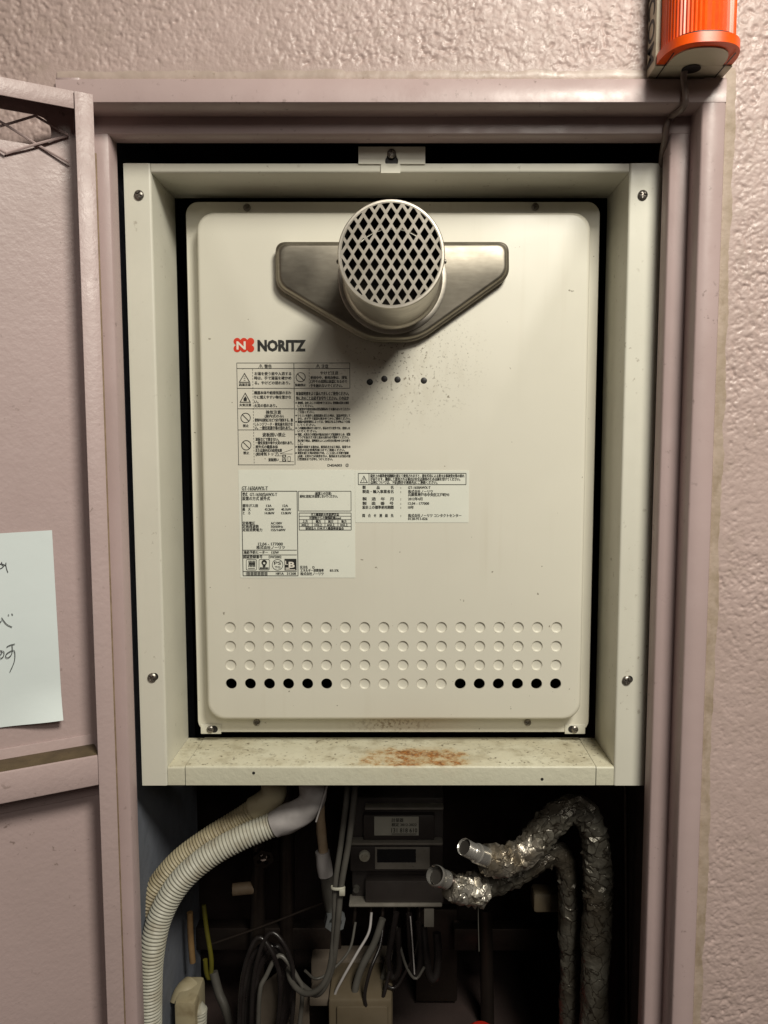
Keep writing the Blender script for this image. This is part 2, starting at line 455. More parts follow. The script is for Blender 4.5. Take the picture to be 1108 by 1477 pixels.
# ------------------------------------------------------------------ lettering
class Print:
    """collects flat printed shapes lying on a plane (front at depth Y) into one mesh"""
    def __init__(s, Y): s.Y = Y; s.V = []; s.F = []; s.T = []
    def add(s, vs, fs):
        b = len(s.V); s.V += [tuple(v) for v in vs]; s.F += [tuple(b + i for i in f) for f in fs]
    def quad(s, x0, x1, z0, z1): s.add([(x0, s.Y, z0), (x1, s.Y, z0), (x1, s.Y, z1), (x0, s.Y, z1)], [(0, 1, 2, 3)])
    def h(s, x0, x1, y, t=.8):
        a = P(x0, y, s.Y); b = P(x1, y, s.Y); k = t * s.Y / F / 2; s.quad(a.x, b.x, a.z - k, a.z + k)
    def v(s, x, y0, y1, t=.8, dash=None):
        a = P(x, y0, s.Y); z1 = PZ(y1, s.Y); k = t * s.Y / F / 2
        if not dash: s.quad(a.x - k, a.x + k, z1, a.z); return
        n = int((y1 - y0) / dash)
        for i in range(n):
            z = a.z + (z1 - a.z) * i / n; zz = a.z + (z1 - a.z) * (i + .6) / n; s.quad(a.x - k, a.x + k, zz, z)
    def rect(s, x0, x1, y0, y1, t=.8):
        s.h(x0, x1, y0, t); s.v(x0, y0, y1, t); s.v(x1, y0, y1, t)
        a = P(x0, y0, s.Y).x; b = P(x1, y0, s.Y).x; z = PZ(y1, s.Y); k = t * s.Y / F / 2; s.quad(a, b, z - k, z + k)
    def fill(s, x0, x1, y0, y1):
        a = P(x0, y0, s.Y); s.quad(a.x, P(x1, y0, s.Y).x, PZ(y1, s.Y), a.z)
    def poly(s, pts, holes=()):
        o = [(p.x, p.z) for p in (P(x, y, s.Y) for x, y in pts)]
        hs = [[(p.x, p.z) for p in (P(x, y, s.Y) for x, y in h)] for h in holes]
        ov, fs, _ = tri2d(o, hs); s.add([(v.x, s.Y, v.y) for v in ov], fs)
    def line(s, x0, y0, x1, y1, t=.7):
        d = Vector((x1 - x0, y1 - y0)).normalized() * t / 2; q = Vector((-d.y, d.x))
        s.poly([(x0 + q.x, y0 + q.y), (x1 + q.x, y1 + q.y), (x1 - q.x, y1 - q.y), (x0 - q.x, y0 - q.y)])
    def ring(s, cx, cy, r, t=1.0):
        s.poly(circle(cx, cy, r, 28), [circle(cx, cy, r - t, 28)])
    def no(s, cx, cy, r):
        s.ring(cx, cy, r, 1.0); k = r * .66; s.line(cx - k, cy - k, cx + k, cy + k, 1.1)
    def warn(s, cx, y0, y1, hw, t=1.0):
        o = [(cx, y0), (cx + hw, y1), (cx - hw, y1)]; c = Vector((cx, y0 + (y1 - y0) * .67)); f = 1 - t * 3.2 / (y1 - y0)
        s.poly(o, [[tuple(c + (Vector(p) - c) * f) for p in o]])
    def t(s, x0, cy, em, txt, x1=None, bold=0.0): s.T.append((x0, cy, em, txt, x1, bold))
    def flush(s):
        objs = []
        for x0, cy, em, txt, x1, bold in s.T:
            c = bpy.data.curves.new('t', 'FONT'); c.body = txt; c.size = 1.0; c.resolution_u = 2; c.offset = (bold if em > 9 else 0.0)
            o = bpy.data.objects.new('t', c); COL.objects.link(o); objs.append(o)
        bpy.context.view_layer.update()
        dg = bpy.context.evaluated_depsgraph_get()
        for o, (x0, cy, em, txt, x1, bold) in zip(objs, s.T):
            me = o.evaluated_get(dg).to_mesh()
            n = len(me.vertices); co = np.empty(n * 3); me.vertices.foreach_get('co', co); co = co.reshape(-1, 3)
            fs = [tuple(p.vertices) for p in me.polygons]
            if n:
                a = P(x0, cy, s.Y); k = em * (s.Y * 1.0) / F
                mn, mxx = co[:, 0].min(), co[:, 0].max()
                sx = (P(x1, cy, s.Y).x - a.x) / (mxx - mn) if x1 else k
                for q_, sh in enumerate((0.0,) if em > 9 else (-.22, 0.0, .22)):
                    s.add([(a.x + (v[0] - mn) * sx + sh * s.Y / F, s.Y - q_ * .00002, a.z + (v[1] - .37) * k) for v in co], fs)
            o.evaluated_get(dg).to_mesh_clear()
        for o in objs:
            c = o.data; bpy.data.objects.remove(o); bpy.data.curves.remove(c)
        s.T = []
    def mesh(s):
        s.flush(); return mesh(s.V, s.F)

# ------------------------------------------------------------------ the plastered wall
FX0, FX1 = PX(80, 130, YF), PX(1039, 400, YF)          # door frame, outer edges
FZ1, FZ0 = PZ(112, YF), H0 - 0.80                      # top, bottom (below the picture)
IX0, IX1 = PX(126, 400, YF), PX(1005, 400, YF)         # inner edges of the face
IZ1 = PZ(150, YF)
SX0, SX1, SZ1 = PX(164, 400, YS), PX(961, 400, YS), PZ(195, YS)   # door stop, inner edges

def bandnoise(ny, nx, px, lo, hi, seed):
    g = np.random.default_rng(seed).standard_normal((ny, nx))
    fy = np.fft.fftfreq(ny, px)[:, None]; fx = np.fft.fftfreq(nx, px)[None, :]
    f = np.sqrt(fx ** 2 + fy ** 2)
    w_ = np.exp(-((f - (lo + hi) / 2) / ((hi - lo) / 2)) ** 2)
    r = np.fft.ifft2(np.fft.fft2(g) * w_).real
    return r / r.std()
def build_wall():
    dx = .00092; x0, x1, z0, z1 = -.46, .48, H0 - .62, H0 + .52
    nx, nz = int((x1 - x0) / dx), int((z1 - z0) / dx)
    xs = x0 + np.arange(nx) * dx; zs = z0 + np.arange(nz) * dx
    X, Z = np.meshgrid(xs, zs)
    def lowpass(sig, seed):
        g = np.random.default_rng(seed).standard_normal((nz, nx))
        fy = np.fft.fftfreq(nz, dx)[:, None]; fx = np.fft.fftfreq(nx, dx)[None, :]
        r = np.fft.ifft2(np.fft.fft2(g) * np.exp(-2 * (math.pi * sig) ** 2 * (fx ** 2 + fy ** 2))).real
        return r / r.std()
    a_, b_, c_ = lowpass(.00078, 1), lowpass(.0014, 2), lowpass(.0045, 3)
    vary = np.clip(1 + .35 * lowpass(.035, 4), .45, 1.6)
    q_ = .75 * a_ + .65 * b_ + .25 * c_
    h = (np.tanh(q_ * 1.1) * .00027 - np.maximum(-q_ - .9, 0) * .00032) * vary + c_ * .00005
    dist = np.maximum(np.maximum(FX0 - X, X - FX1), Z - FZ1)      # distance outside the frame
    wob = bandnoise(nz, nx, dx, 4, 22, 5) * .002
    amp = np.clip((dist + wob - .008) / .006, 0.12, 1)
    Y = YW - h * amp
    inside = (X > FX0 + .004) & (X < FX1 - .004) & (Z < FZ1 - .004)
    idx = -np.ones((nz, nx), int); keep = ~inside
    idx[keep] = np.arange(keep.sum())
    V = np.stack([X[keep], Y[keep], Z[keep]], 1)
    a, b, c, d = idx[:-1, :-1], idx[:-1, 1:], idx[1:, 1:], idx[1:, :-1]
    ok = (a >= 0) & (b >= 0) & (c >= 0) & (d >= 0)
    Fc = np.stack([a[ok], b[ok], c[ok], d[ok]], 1)
    me = bpy.data.meshes.new('wall')
    me.vertices.add(len(V)); me.vertices.foreach_set('co', V.astype(np.float32).ravel())
    me.loops.add(Fc.size); me.loops.foreach_set('vertex_index', Fc.ravel().astype(np.int32))
    me.polygons.add(len(Fc)); me.polygons.foreach_set('loop_start', np.arange(0, Fc.size, 4, dtype=np.int32))
    me.update(calc_edges=True); me.validate()
    me.polygons.foreach_set('use_smooth', [True] * len(Fc))
    tag(link('wall', me, M_wall), kind='structure')
    xe, ze = xs[-1], zs[-1]
    B = 1.6; bm = bmesh.new()
    for q in ((-B, x0, 0, 2.5), (xe, B, 0, 2.5), (x0, xe, ze, 2.5), (x0, FX0, 0, z0), (FX1, xe, 0, z0), (FX0, FX1, 0, FZ0)):
        vs = [bm.verts.new((q[i], YW, q[j])) for i, j in ((0, 2), (1, 2), (1, 3), (0, 3))]; bm.faces.new(vs)
    tag(link('wall_surround', frombm(bm), M_wall), kind='structure')
build_wall()

# pipe shaft behind the opening
def shaft():
    x0, x1, yb = SX0 - .010, SX1 + .010, 1.20
    z0, z1 = FZ0 + .02, IZ1 + .03
    ys = YSB + .002
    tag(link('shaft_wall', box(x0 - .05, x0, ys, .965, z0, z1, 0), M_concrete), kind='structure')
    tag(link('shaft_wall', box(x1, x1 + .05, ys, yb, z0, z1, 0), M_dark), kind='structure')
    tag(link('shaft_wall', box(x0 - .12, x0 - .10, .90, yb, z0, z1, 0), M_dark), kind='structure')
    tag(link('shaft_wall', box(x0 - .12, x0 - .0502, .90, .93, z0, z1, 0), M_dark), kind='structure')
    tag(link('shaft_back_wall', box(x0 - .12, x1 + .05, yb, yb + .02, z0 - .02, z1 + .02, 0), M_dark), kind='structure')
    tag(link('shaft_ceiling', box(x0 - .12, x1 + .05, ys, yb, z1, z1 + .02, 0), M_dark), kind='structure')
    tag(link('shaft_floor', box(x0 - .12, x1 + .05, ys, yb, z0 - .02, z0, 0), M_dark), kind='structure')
shaft()

# ------------------------------------------------------------------ steel door frame
dframe = empty('door_frame', ((FX0 + FX1) / 2, YF, FZ0), 'mauve painted steel frame around the open cabinet recess', 'door frame')
def jamb(sx_out, sx_in, sx_stop, sgn):
    b = .0015
    pr = [(sx_out, YW + .03), (sx_out, YF + b), (sx_out + sgn * b, YF), (sx_in - sgn * b, YF), (sx_in, YF + b), (sx_in, YS),
          (sx_stop - sgn * .0015, YS), (sx_stop, YS + .0015), (sx_stop, YSB), (sx_stop - sgn * .003, YSB), (sx_stop - sgn * .003, YSB - .001), (sx_out, YSB - .001)]
    return pr
link('jamb', extrude_profile(jamb(FX0, IX0, SX0, 1), 'z', FZ0, FZ1, smooth=50), M_frame, dframe)
link('jamb', extrude_profile(jamb(FX1, IX1, SX1, -1), 'z', FZ0, FZ1, smooth=50), M_frame, dframe)
b_ = .0015
hp = [(YSB - .001, FZ1 - .0004), (YF - .0003 + b_, FZ1 - .0004), (YF - .0003, FZ1 - b_ - .0004), (YF - .0003, IZ1 + b_), (YF + b_, IZ1), (YS - .0003, IZ1), (YS - .0003, SZ1 + .0015), (YS + .0015, SZ1), (YSB, SZ1), (YSB, SZ1 + .003), (YSB - .001, SZ1 + .003)]
link('head', extrude_profile(hp, 'x', FX0 + .0005, FX1 - .0005, smooth=50), M_frame, dframe)
M_seam = paint('old_filler', (.30, .22, .14), (.20, .14, .085), .7, 0, None, 0, 90, .4, 200)
link('filler_line', box(IX0 + .0002, IX0 + .0016, YS - .0008, YS + .0004, FZ0 + .01, IZ1 - .03, .0003), M_seam, dframe)
# sealant runs: wobbly strips along the top and the right of the frame
def seal(path_fn, n, wdt, mat, seed):
    r = np.random.default_rng(seed); V = []; Fc = []; m = 5
    wob = np.convolve(r.standard_normal(n + 8), np.ones(9) / 9, 'valid')
    for i in range(n):
        p, q = path_fn(i / (n - 1))
        ww = wdt * (1 + .22 * wob[i])
        for k in range(m):
            t = k / (m - 1); hgt = math.sin(math.pi * min(1, max(0, t))) * .0008 + .0003 + r.standard_normal() * .00012
            V.append((p[0] + q[0] * ww * t, YW - .0006 - hgt, p[1] + q[1] * ww * t))
    for i in range(n - 1):
        for k in range(m - 1):
            a = i * m + k; Fc.append((a, a + 1, a + m + 1, a + m))
    return mesh(V, Fc, 60)
link('sealant_bead', seal(lambda t: ((FX1 - .001, FZ1 + .010 - t * (FZ1 - FZ0)), (1, 0)), 420, .0105, M_seal, 3), M_seal, dframe)
link('sealant_bead', seal(lambda t: ((FX0 + t * (FX1 - FX0), FZ1 - .001), (0, 1)), 300, .0085, M_sealpink, 4), M_sealpink, dframe)

# ------------------------------------------------------------------ open cabinet door (pan with rolled lips)
_a = P(107, 130.5, .634); _b = P(0, 111.5, .634 / 1.040)
dd = Vector((_b.x - _a.x, _b.y - _a.y)).normalized()
A = Vector((_a.x, _a.y)) - dd * .0138                           # hinge-side edge of the lip plane (x, y)
nn = Vector((-dd.y, dd.x))
if nn.y > 0: nn = -nn
DT = PZ(130.5, .634); DB = FZ0 + .01
def DM():   # local: x along the door away from the hinge, y into the pan (away from us), z up
    return Matrix(((dd.x, -nn.x, 0, A.x), (dd.y, -nn.y, 0, A.y), (0, 0, 1, 0), (0, 0, 0, 1)))
DMX = DM()
def dpt(px, py, off=0.0):
    """point where the line of sight meets the door plane 'off' behind its lips"""
    ray = P(px, py, 1.0) - Vector((0, 0, H0)); o = Vector((A.x - nn.x * off, A.y - nn.y * off))
    s = (o.x * nn.x + o.y * nn.y) / (ray.x * nn.x + ray.y * nn.y)
    w_ = Vector((0, 0, H0)) + ray * s
    q = DMX.inverted() @ w_
    return q
DW, LIP, DEP = .46, .0138, .031
door = empty('cabinet_door', (A.x, A.y, DB), 'mauve steel cabinet door swung open, its ribbed inner side showing', 'door')
def dobj(name, me, mat):
    me.transform(DMX); me.update(); return link(name, me, mat, door)
def dbox(x0, x1, y0, y1, z0, z1, bev=.0008): return box(x0, x1, y0, y1, z0, z1, bev)
# skin with the vent slot near its top
o_lo = dpt(36, 207, DEP).z; o_r = dpt(74, 190, DEP).x; o_hi = dpt(40, 163, DEP).z
slot = roundpoly([(o_r, o_lo), (.42, o_lo), (.42, o_hi), (o_r, o_hi)], [.012, .012, .012, .012], 6)
me = plate([(.0012, DB), (DW - .0012, DB), (DW - .0012, DT - .0012), (.0012, DT - .0012)], [slot], 0, .0014)
me.transform(Matrix.Translation((0, DEP, 0)))
dobj('skin', me, M_door)
bm = bmesh.new(); addbox(bm, 0, .0012, .0012, DEP + .0014, DB, DT, None, 0); addbox(bm, 0, LIP, 0, .0012, DB, DT, None, .0004)
dobj('stile', frombm(bm, 40), M_door)
bm = bmesh.new(); addbox(bm, DW - .0012, DW, .0012, DEP + .0014, DB, DT, None, 0); addbox(bm, DW - LIP, DW, 0, .0012, DB, DT, None, .0004)
dobj('stile', frombm(bm, 40), M_door)
bm = bmesh.new(); addbox(bm, .0014, DW - .0014, .0014, DEP, DT - .0014, DT - .0002, None, 0); addbox(bm, LIP + .0005, DW - LIP - .0005, .0002, .0014, DT - .0135, DT - .0002, None, .0004)
dobj('top_rail', frombm(bm, 40), M_door)
z_u = dpt(134, 1092).z; z_l = dpt(136, 1135).z
dobj('stiffener', box(LIP * .9, DW - LIP, .0016, DEP - .0005, z_l, z_u, .0012), M_door)
M_dust = paint('ledge_dust', (.12, .085, .045), (.075, .052, .028), .9, 0, None, 0, 60, .5, 200)
dobj('ledge_dust', box(LIP * .95, DW - LIP, .0034, DEP - .002, z_u - .0004, z_u + .0006, .0002), M_dust)
z_s = dpt(0, 1080, DEP).z
dobj('lap_strip', box(.004, DW - .004, DEP - .0018, DEP - .0002, z_l - .02, z_s, .0006), M_door)
# expanded metal in front of the slot: bent strands
pitch_x, pitch_z = .046, .0108
cr = dpt(54, 208, DEP - .003)
for k in range(-10, 12):
    for sg in (1, -1):
        pts = []
        for j in range(-1, 5):
            x = cr.x + pitch_x * (k + .5 * j * sg); z = cr.z + j * pitch_z
            if x < .008 or x > .445 or z > DT - .004: continue
            pts.append((x, DEP - .003 - .0010 * sg * (1 if j % 2 else -1), z))
        if len(pts) > 1: dobj('mesh_strand', tube(pts, .0010, .004, 6), M_door)

# note taped to the door
yp = DEP - .0006
c_tr, c_br = dpt(75, 764.5, yp), dpt(90, 1034, yp)
note = empty('paper_note', DMX @ Vector((c_br.x + .1, yp, c_br.z)), 'white handwritten paper note taped to the open door', 'note')
NV = []; NF = []; nu, nv = 24, 24
tl, bl = dpt(0, 769, yp), dpt(0, 1048.5, yp)
def notept(u, v):
    top = Vector((c_tr.x, 0, c_tr.z)).lerp(Vector((tl.x, 0, tl.z)), u * 3.2); bot = Vector((c_br.x, 0, c_br.z)).lerp(Vector((bl.x, 0, bl.z)), u * 3.2)
    q = top.lerp(bot, v)
    lift = .0010 + .0085 * max(0, v - .80) ** 2 * 25 * (.55 + .45 * math.cos(u * 9)) + .0006 * math.sin(u * 5 + v * 3)
    return Vector((q.x, yp - lift, q.z))
for i in range(nu + 1):
    for j in range(nv + 1): NV.append(DMX @ notept(i / nu, j / nv))
for i in range(nu):
    for j in range(nv):
        a = i * (nv + 1) + j; NF.append((a, a + 1, a + nv + 2, a + nv + 1))
me = mesh(NV, NF, 60); link('sheet', me, M_paper, note)
def stroke(pts, r=.00030):
    q = []
    for x, y in pts:
        c = dpt(x, y, yp - .0024); q.append(DMX @ c)
    link('pen_stroke', tube(q, r, .0008, 5), M_inkgrey, note)
S = lambda cx, cy: (cx * .1354, 780 + cy * .1354)
for st in ([(-12, 250), (20, 245), (45, 255), (62, 262), (72, 300), (85, 335)], [(45, 262), (25, 285), (0, 297)], [(18, 225), (20, 245), (30, 265)], [(64, 232), (64, 262)],
           [(18, 818), (40, 850), (75, 890), (130, 918)], [(-8, 885), (5, 862), (18, 850)], [(88, 785), (97, 795)], [(125, 775), (137, 790)],
           [(72, 1130), (110, 1110), (160, 1098)], [(130, 1105), (132, 1170), (120, 1215), (85, 1245), (62, 1235), (70, 1205), (105, 1180), (145, 1165), (160, 1200), (152, 1290), (108, 1392)],
           [(-10, 1175), (15, 1168), (18, 1200), (0, 1212)], [(20, 1175), (42, 1180), (40, 1225), (10, 1252), (-6, 1240)]):
    stroke([S(*p) for p in st])

# ------------------------------------------------------------------ screws
def screw_mesh(r, h, seg=40, rings=10):
    V = [(0, -h * .45, 0)]; Fc = []
    for i in range(1, rings + 1):
        t = i / rings; rr = r * t
        for k in range(seg):
            a = 2 * math.pi * k / seg; x, z = rr * math.cos(a), rr * math.sin(a)
            y = -h * (1 - .55 * t ** 3)
            ax, az = abs(x), abs(z)
            if min(ax, az) < r * .15 and max(ax, az) < r * .62: y = -h * .40
            V.append((x, y, z))
    b = len(V)
    for k in range(seg):
        a = 2 * math.pi * k / seg; V.append((r * math.cos(a), .0, r * math.sin(a)))
    for k in range(seg): Fc.append((0, 1 + (k + 1) % seg, 1 + k))
    for i in range(rings):
        for k in range(seg):
            a = 1 + i * seg + k; c = 1 + i * seg + (k + 1) % seg; Fc.append((a, c, c + seg, a + seg))
    bm = bmesh.new(); t = mesh(V, Fc); bm.from_mesh(t); bpy.data.meshes.remove(t)
    me = frombm(bm, 30); me.materials.append(M_screw); return me
SCREW = screw_mesh(.0043, .0028)
SCREW_S = screw_mesh(.0036, .0022)
def screw(parent, px, py, Y, me=None, rot=0):
    return link('screw', me or SCREW, None, parent, P(px, py, Y - .0002), (0, rot, 0))

# ------------------------------------------------------------------ cream mounting frame round the heater
CX0, CX1 = PX(178, 240, YC), PX(955, 240, YC)
CZ1, CZ0 = PZ(235.5, YC), PZ(1133, YC)
JX0, JX1 = PX(217.5, 245, YC), PX(908, 245, YC)      # inner edge of the flanges
JZ1, JZ0 = PZ(249, YC), PZ(1105.5, YC)
T = .0012
mf = empty('mounting_frame', ((CX0 + CX1) / 2, YC, CZ0), 'cream sheet metal mounting frame around the water heater', 'frame')
def ell(xo, xi, s):
    """L section: flange facing us, then a wall going back; s = +1 when the wall is on the right"""
    R = .0022; n = 5
    pr = [(xo, YC + T), (xo, YC)]
    for k in range(n + 1):
        a = math.pi / 2 * k / n
        pr.append((xi - s * R + s * R * math.sin(a), YC + R - R * math.cos(a)))
    pr += [(xi, YCB), (xi - s * T, YCB), (xi - s * T, YC + T + .0008), (xi - s * (T + .0008), YC + T)]
    return pr
link('side_panel', extrude_profile(ell(CX0, JX0, 1), 'z', CZ0, CZ1, smooth=25), M_cream, mf)
link('side_panel', extrude_profile(ell(CX1, JX1, -1), 'z', CZ0, CZ1, smooth=25), M_cream, mf)
def ellz(zo, zi, s, dy=0.0):
    R = .0022; n = 5; Yc = YC + dy
    pr = [(Yc + T, zo), (Yc, zo)]
    for k in range(n + 1):
        a = math.pi / 2 * k / n
        pr.append((Yc + R - R * math.cos(a), zi - s * R + s * R * math.sin(a)))
    pr += [(YCB - .001, zi), (YCB - .001, zi - s * T), (Yc + T + .0008, zi - s * T), (Yc + T, zi - s * (T + .0008))]
    return pr
link('top_panel', extrude_profile(ellz(CZ1 - .0003, JZ1, -1, .0), 'x', JX0 + .0003, JX1 - .0003, smooth=25), M_cream, mf)
SEAM0, SEAM1 = PX(267, 1115, YC), PX(860, 1115, YC)
link('sill', extrude_profile(ellz(CZ0 + .0003, JZ0, 1), 'x', SEAM0 + .0005, SEAM1 - .0005, smooth=25), M_sill, mf)
for a, b in ((JX0 + .0003, SEAM0 - .0003), (SEAM1 + .0003, JX1 - .0003)):
    link('sill_tab', extrude_profile(ellz(CZ0 + .0003, JZ0 - .0006, 1, .0002), 'x', a, b, smooth=25), M_sill, mf)
for px, py, r in ((201, 281.5, .4), (927, 281.5, .1), (220, 977, .7), (904, 981, .25)): screw(mf, px, py, YC, None, r)
# slotted hole beside two screws, pin holes in the sill lip
def disc(px, py, Y, r, n=16):
    p = P(px, py, Y); me = mesh([(p.x + r * math.cos(2 * math.pi * k / n), Y, p.z + r * math.sin(2 * math.pi * k / n)) for k in range(n)], [tuple(range(n))]); return me
for px, py in ((366, 1115), (782, 1124)):
    p = P(px, py, YC)
    link('pin_hole', lathe([(0, -.0003), (.0013, -.0003), (.0015, .0)], 14), M_black, mf, (p.x, YC, p.z))
for px, py in ((907.5, 980), (223, 976)):
    p = P(px, py, YC); link('slot_hole', lathe([(0, -.00015), (.0036, -.00015), (.0037, .0)], 20), M_black, mf, (p.x, YC, p.z))
# hanging bracket with keyhole
BY = YC - .0016
bx0, bx1, bz1, bz0 = PX(517, 212, BY), PX(613.5, 212, BY), PZ(211.5, BY), PZ(236.5, BY)
tx0, tx1, tz0 = PX(549.5, 240, BY), PX(577.5, 240, BY), PZ(249.5, BY)
key_c, key_s = P(565, 232.5, BY), P(565, 221, BY)
kh = []
rb, rs = .0058, .0038
for k in range(21): 
    a = math.radians(140 + 260 * k / 20); kh.append((key_c.x + rb * math.cos(a), key_c.z + rb * math.sin(a)))
for k in range(11):
    a = math.radians(-5 + 190 * k / 10); kh.append((key_s.x + rs * math.cos(a), key_s.z + rs * math.sin(a)))
hb = link('hanging_bracket', plate([(bx0, bz0), (tx0, bz0), (tx0, tz0), (tx1, tz0), (tx1, bz0), (bx1, bz0), (bx1, bz1), (bx0, bz1)], [kh], BY, BY + .0012), M_cream, mf)
link('keyhole_backing', lathe([(0, 0), (.009, 0), (.009, .0006), (0, .0006)], 24), M_black, hb, (key_c.x, BY + .0016 + .0008, key_c.z + .003))
link('screw', screw_mesh(.0040, .0026), None, hb, (key_s.x, BY + .0006, key_s.z - .0004), (0, .3, 0))

# ------------------------------------------------------------------ the water heater
px0, px1 = PX(267.5, 310, YP), PX(866, 310, YP)
pz1, pz0 = PZ(290.5, YP), PZ(1056.5, YP)
ex0, ex1 = PX(285.5, 315, YE), PX(850, 315, YE)
ez1, ez0 = PZ(308.5, YE), PZ(1036, YE)
heater = empty('water_heater', ((px0 + px1) / 2, YP, pz0), 'cream wall mounted gas water heater with a round steel exhaust outlet', 'water heater')
link('body', box(px0 + .006, px1 - .006, YP + .03, .95, pz0 + .004, pz1 - .004, .004), M_cavity, heater)
N = 8
loops = [(rrect(px0, px1, pz0, pz1, .0125, N), YP + .020), (rrect(px0, px1, pz0, pz1, .0125, N), YP + .0015), (rrect(px0 + .0008, px1 - .0008, pz0 + .0008, pz1 - .0008, .012, N), YP)]
g = .0062
for k in range(5):     # concave foot
    a = math.pi / 2 * k / 4; ins = g - .003 * math.sin(a); 
    loops.append((rrect(ex0 - ins, ex1 + ins, ez0 - ins, ez1 + ins, .018, N), YP - .003 * (1 - math.cos(a))))
for k in range(7):     # rounded shoulder
    a = math.pi / 2 * k / 6; ins = -.004 * (1 - math.cos(a)) + .0022
    loops.append((rrect(ex0 - ins, ex1 + ins, ez0 - ins, ez1 + ins, .017, N), YE + .005 - .005 * math.sin(a)))
V = []; Fc = []
n = len(loops[0][0])
for lp, y in loops: V += [(x, y, z) for x, z in lp]
for i in range(len(loops) - 1):
    for k in range(n):
        a, b = i * n + k, i * n + (k + 1) % n; Fc.append((a, b, b + n, a + n))
# raised field with all its punched circles
kx0, kx1 = PX(332, 905, YE), PX(803, 905, YE); KR = 8.2 * YE / F
kz = [PZ(y, YE) for y in (905, 932.2, 959.3, 986.3)]
spots = [(kx0 + (kx1 - kx0) * i / 17, z, r) for r, z in enumerate(kz) for i in range(18)]
holes = [circle(x, z, KR, 24) for x, z, r in spots]
pegs = [P(px, py, YE) for px, py in ((533.5, 551), (554.5, 546.5), (573.5, 547.5), (611.5, 549))]
ov, tf, lps = tri2d(loops[-1][0], holes)
b0 = len(V)
V += [(v.x, YE, v.y) for v in ov]; Fc += [tuple(b0 + i for i in f) for f in tf]
for l in lps[1:]:
    m = len(l); c0 = len(V); V += [(ov[i].x, YE + .0024, ov[i].y) for i in l]
    for k in range(m): Fc.append((b0 + l[k], b0 + l[(k + 1) % m], c0 + (k + 1) % m, c0 + k))
bm = bmesh.new(); t_ = mesh(V, Fc); bm.from_mesh(t_); bpy.data.meshes.remove(t_)
bmesh.ops.remove_doubles(bm, verts=bm.verts, dist=1e-6)
panel = link('front_panel', frombm(bm, 30), M_panel, heater)
KO = lathe([(0, .0015), (KR - .0016, .0015), (KR - .0009, .0013), (KR - .0004, .0006), (KR - .00008, .0)], 24, 40)
KO.materials.append(M_panel)
for i, (x, z, r) in enumerate(spots):
    c = i % 18
    if r == 3 and (c < 6 or c > 11): continue
    o = link('knockout', KO, None, panel, (x, YE + .0002, z), (random.uniform(-.03, .03), 0, random.uniform(-.03, .03)))
for p in pegs:
    link('plug', lathe([(0, -.0006), (.0022, -.0006), (.0030, -.0002), (.0031, .0)], 18), M_black, heater, (p.x, YE, p.z))
for px, py in ((356.5, 299.5), (772, 298.5), (370.5, 1042), (761, 1042)): screw(heater, px, py, YP, SCREW_S, random.random())
# feet: lower corner tabs with slots and screws
for px, sg in ((306, 1), (828, -1)):
    p = P(px, 1049, YP + .004)
    bmx = bmesh.new(); addbox(bmx, p.x - .0105, p.x + .0105, YP - .0012, YP - .0002, p.z - .0052, p.z + .0050, None, .0005)
    ft = link('foot_tab', frombm(bmx, 40), M_cream, heater)
    link('slot_hole', lathe([(0, -.0002), (.0036, -.0002), (.0037, 0)], 20), M_black, ft, (p.x + .0035 * sg, YP - .0014, p.z))
    link('screw', SCREW_S, None, ft, (p.x - .0005, YP - .0015, p.z), (0, .5, 0))

# exhaust: stainless cover plate, tube, grille
YV = YE - .015
vp = [(398.5, 349.5), (732.5, 349.5), (733, 396), (602, 489.5), (531, 489.5), (400, 411)]
vw = [P(x, y, YV) for x, y in vp]; vr = [.010, .010, .016, .05, .05, .016]
def vloop(off, y):
    c = Vector((sum(p.x for p in vw) / 6, sum(p.z for p in vw) / 6))
    pts = []
    m = len(vw); q = [Vector((p.x, p.z)) for p in vw]
    area = sum(q[i].x * q[(i + 1) % m].y - q[(i + 1) % m].x * q[i].y for i in range(m))
    s = 1 if area > 0 else -1
    for i in range(m):
        a = (q[i] - q[i - 1]).normalized(); b = (q[(i + 1) % m] - q[i]).normalized()
        na = Vector((a.y, -a.x)) * s; nb = Vector((b.y, -b.x)) * s
        bi = (na + nb).normalized(); pts.append(tuple(q[i] + bi * off / max(.3, bi.dot(na))))
    return roundpoly(pts, vr, 10)
VL = [(.0015, YE - .0002), (.0018, YV + .006), (.0010, YV + .0050), (.0002, YV + .0046), (-.0004, YV + .0040), (-.0010, YV + .0020), (-.0022, YV + .0006), (-.0040, YV)]
V = []; Fc = []
for off, y in VL:
    lp = vloop(off, y); n = len(lp); V += [(x, y, z) for x, z in lp]
for i in range(len(VL) - 1):
    for k in range(n):
        a, b = i * n + k, i * n + (k + 1) % n; Fc.append((a, b, b + n, a + n))
Fc.append(tuple(range((len(VL) - 1) * n, len(VL) * n)))
bm = bmesh.new(); t_ = mesh(V, Fc); bm.from_mesh(t_); bpy.data.meshes.remove(t_)
outlet = link('outlet_cover', frombm(bm, 35), M_stain, heater)
YT = .652
tc = P(564.5, 366.5, YT); TR = 75.2 * YT / F
prof = [(TR + .0075, YV - .0002), (TR + .0075, YV - .0012), (TR + .0062, YV - .0020), (TR + .0035, YV - .0022), (TR + .0025, YV - .0050), (TR + .0010, YV - .0072), (TR, YV - .008),
        (TR, YT + .022), (TR + .0003, YT + .0215), (TR + .0003, YT + .0012), (TR - .0004, YT), (TR - .0020, YT - .0001), (TR - .0020, YT + .06)]
pipe = link('outlet_pipe', lathe([(r, y - YT) for r, y in prof], 72, 30), M_tube, heater, (tc.x, YT, tc.z))
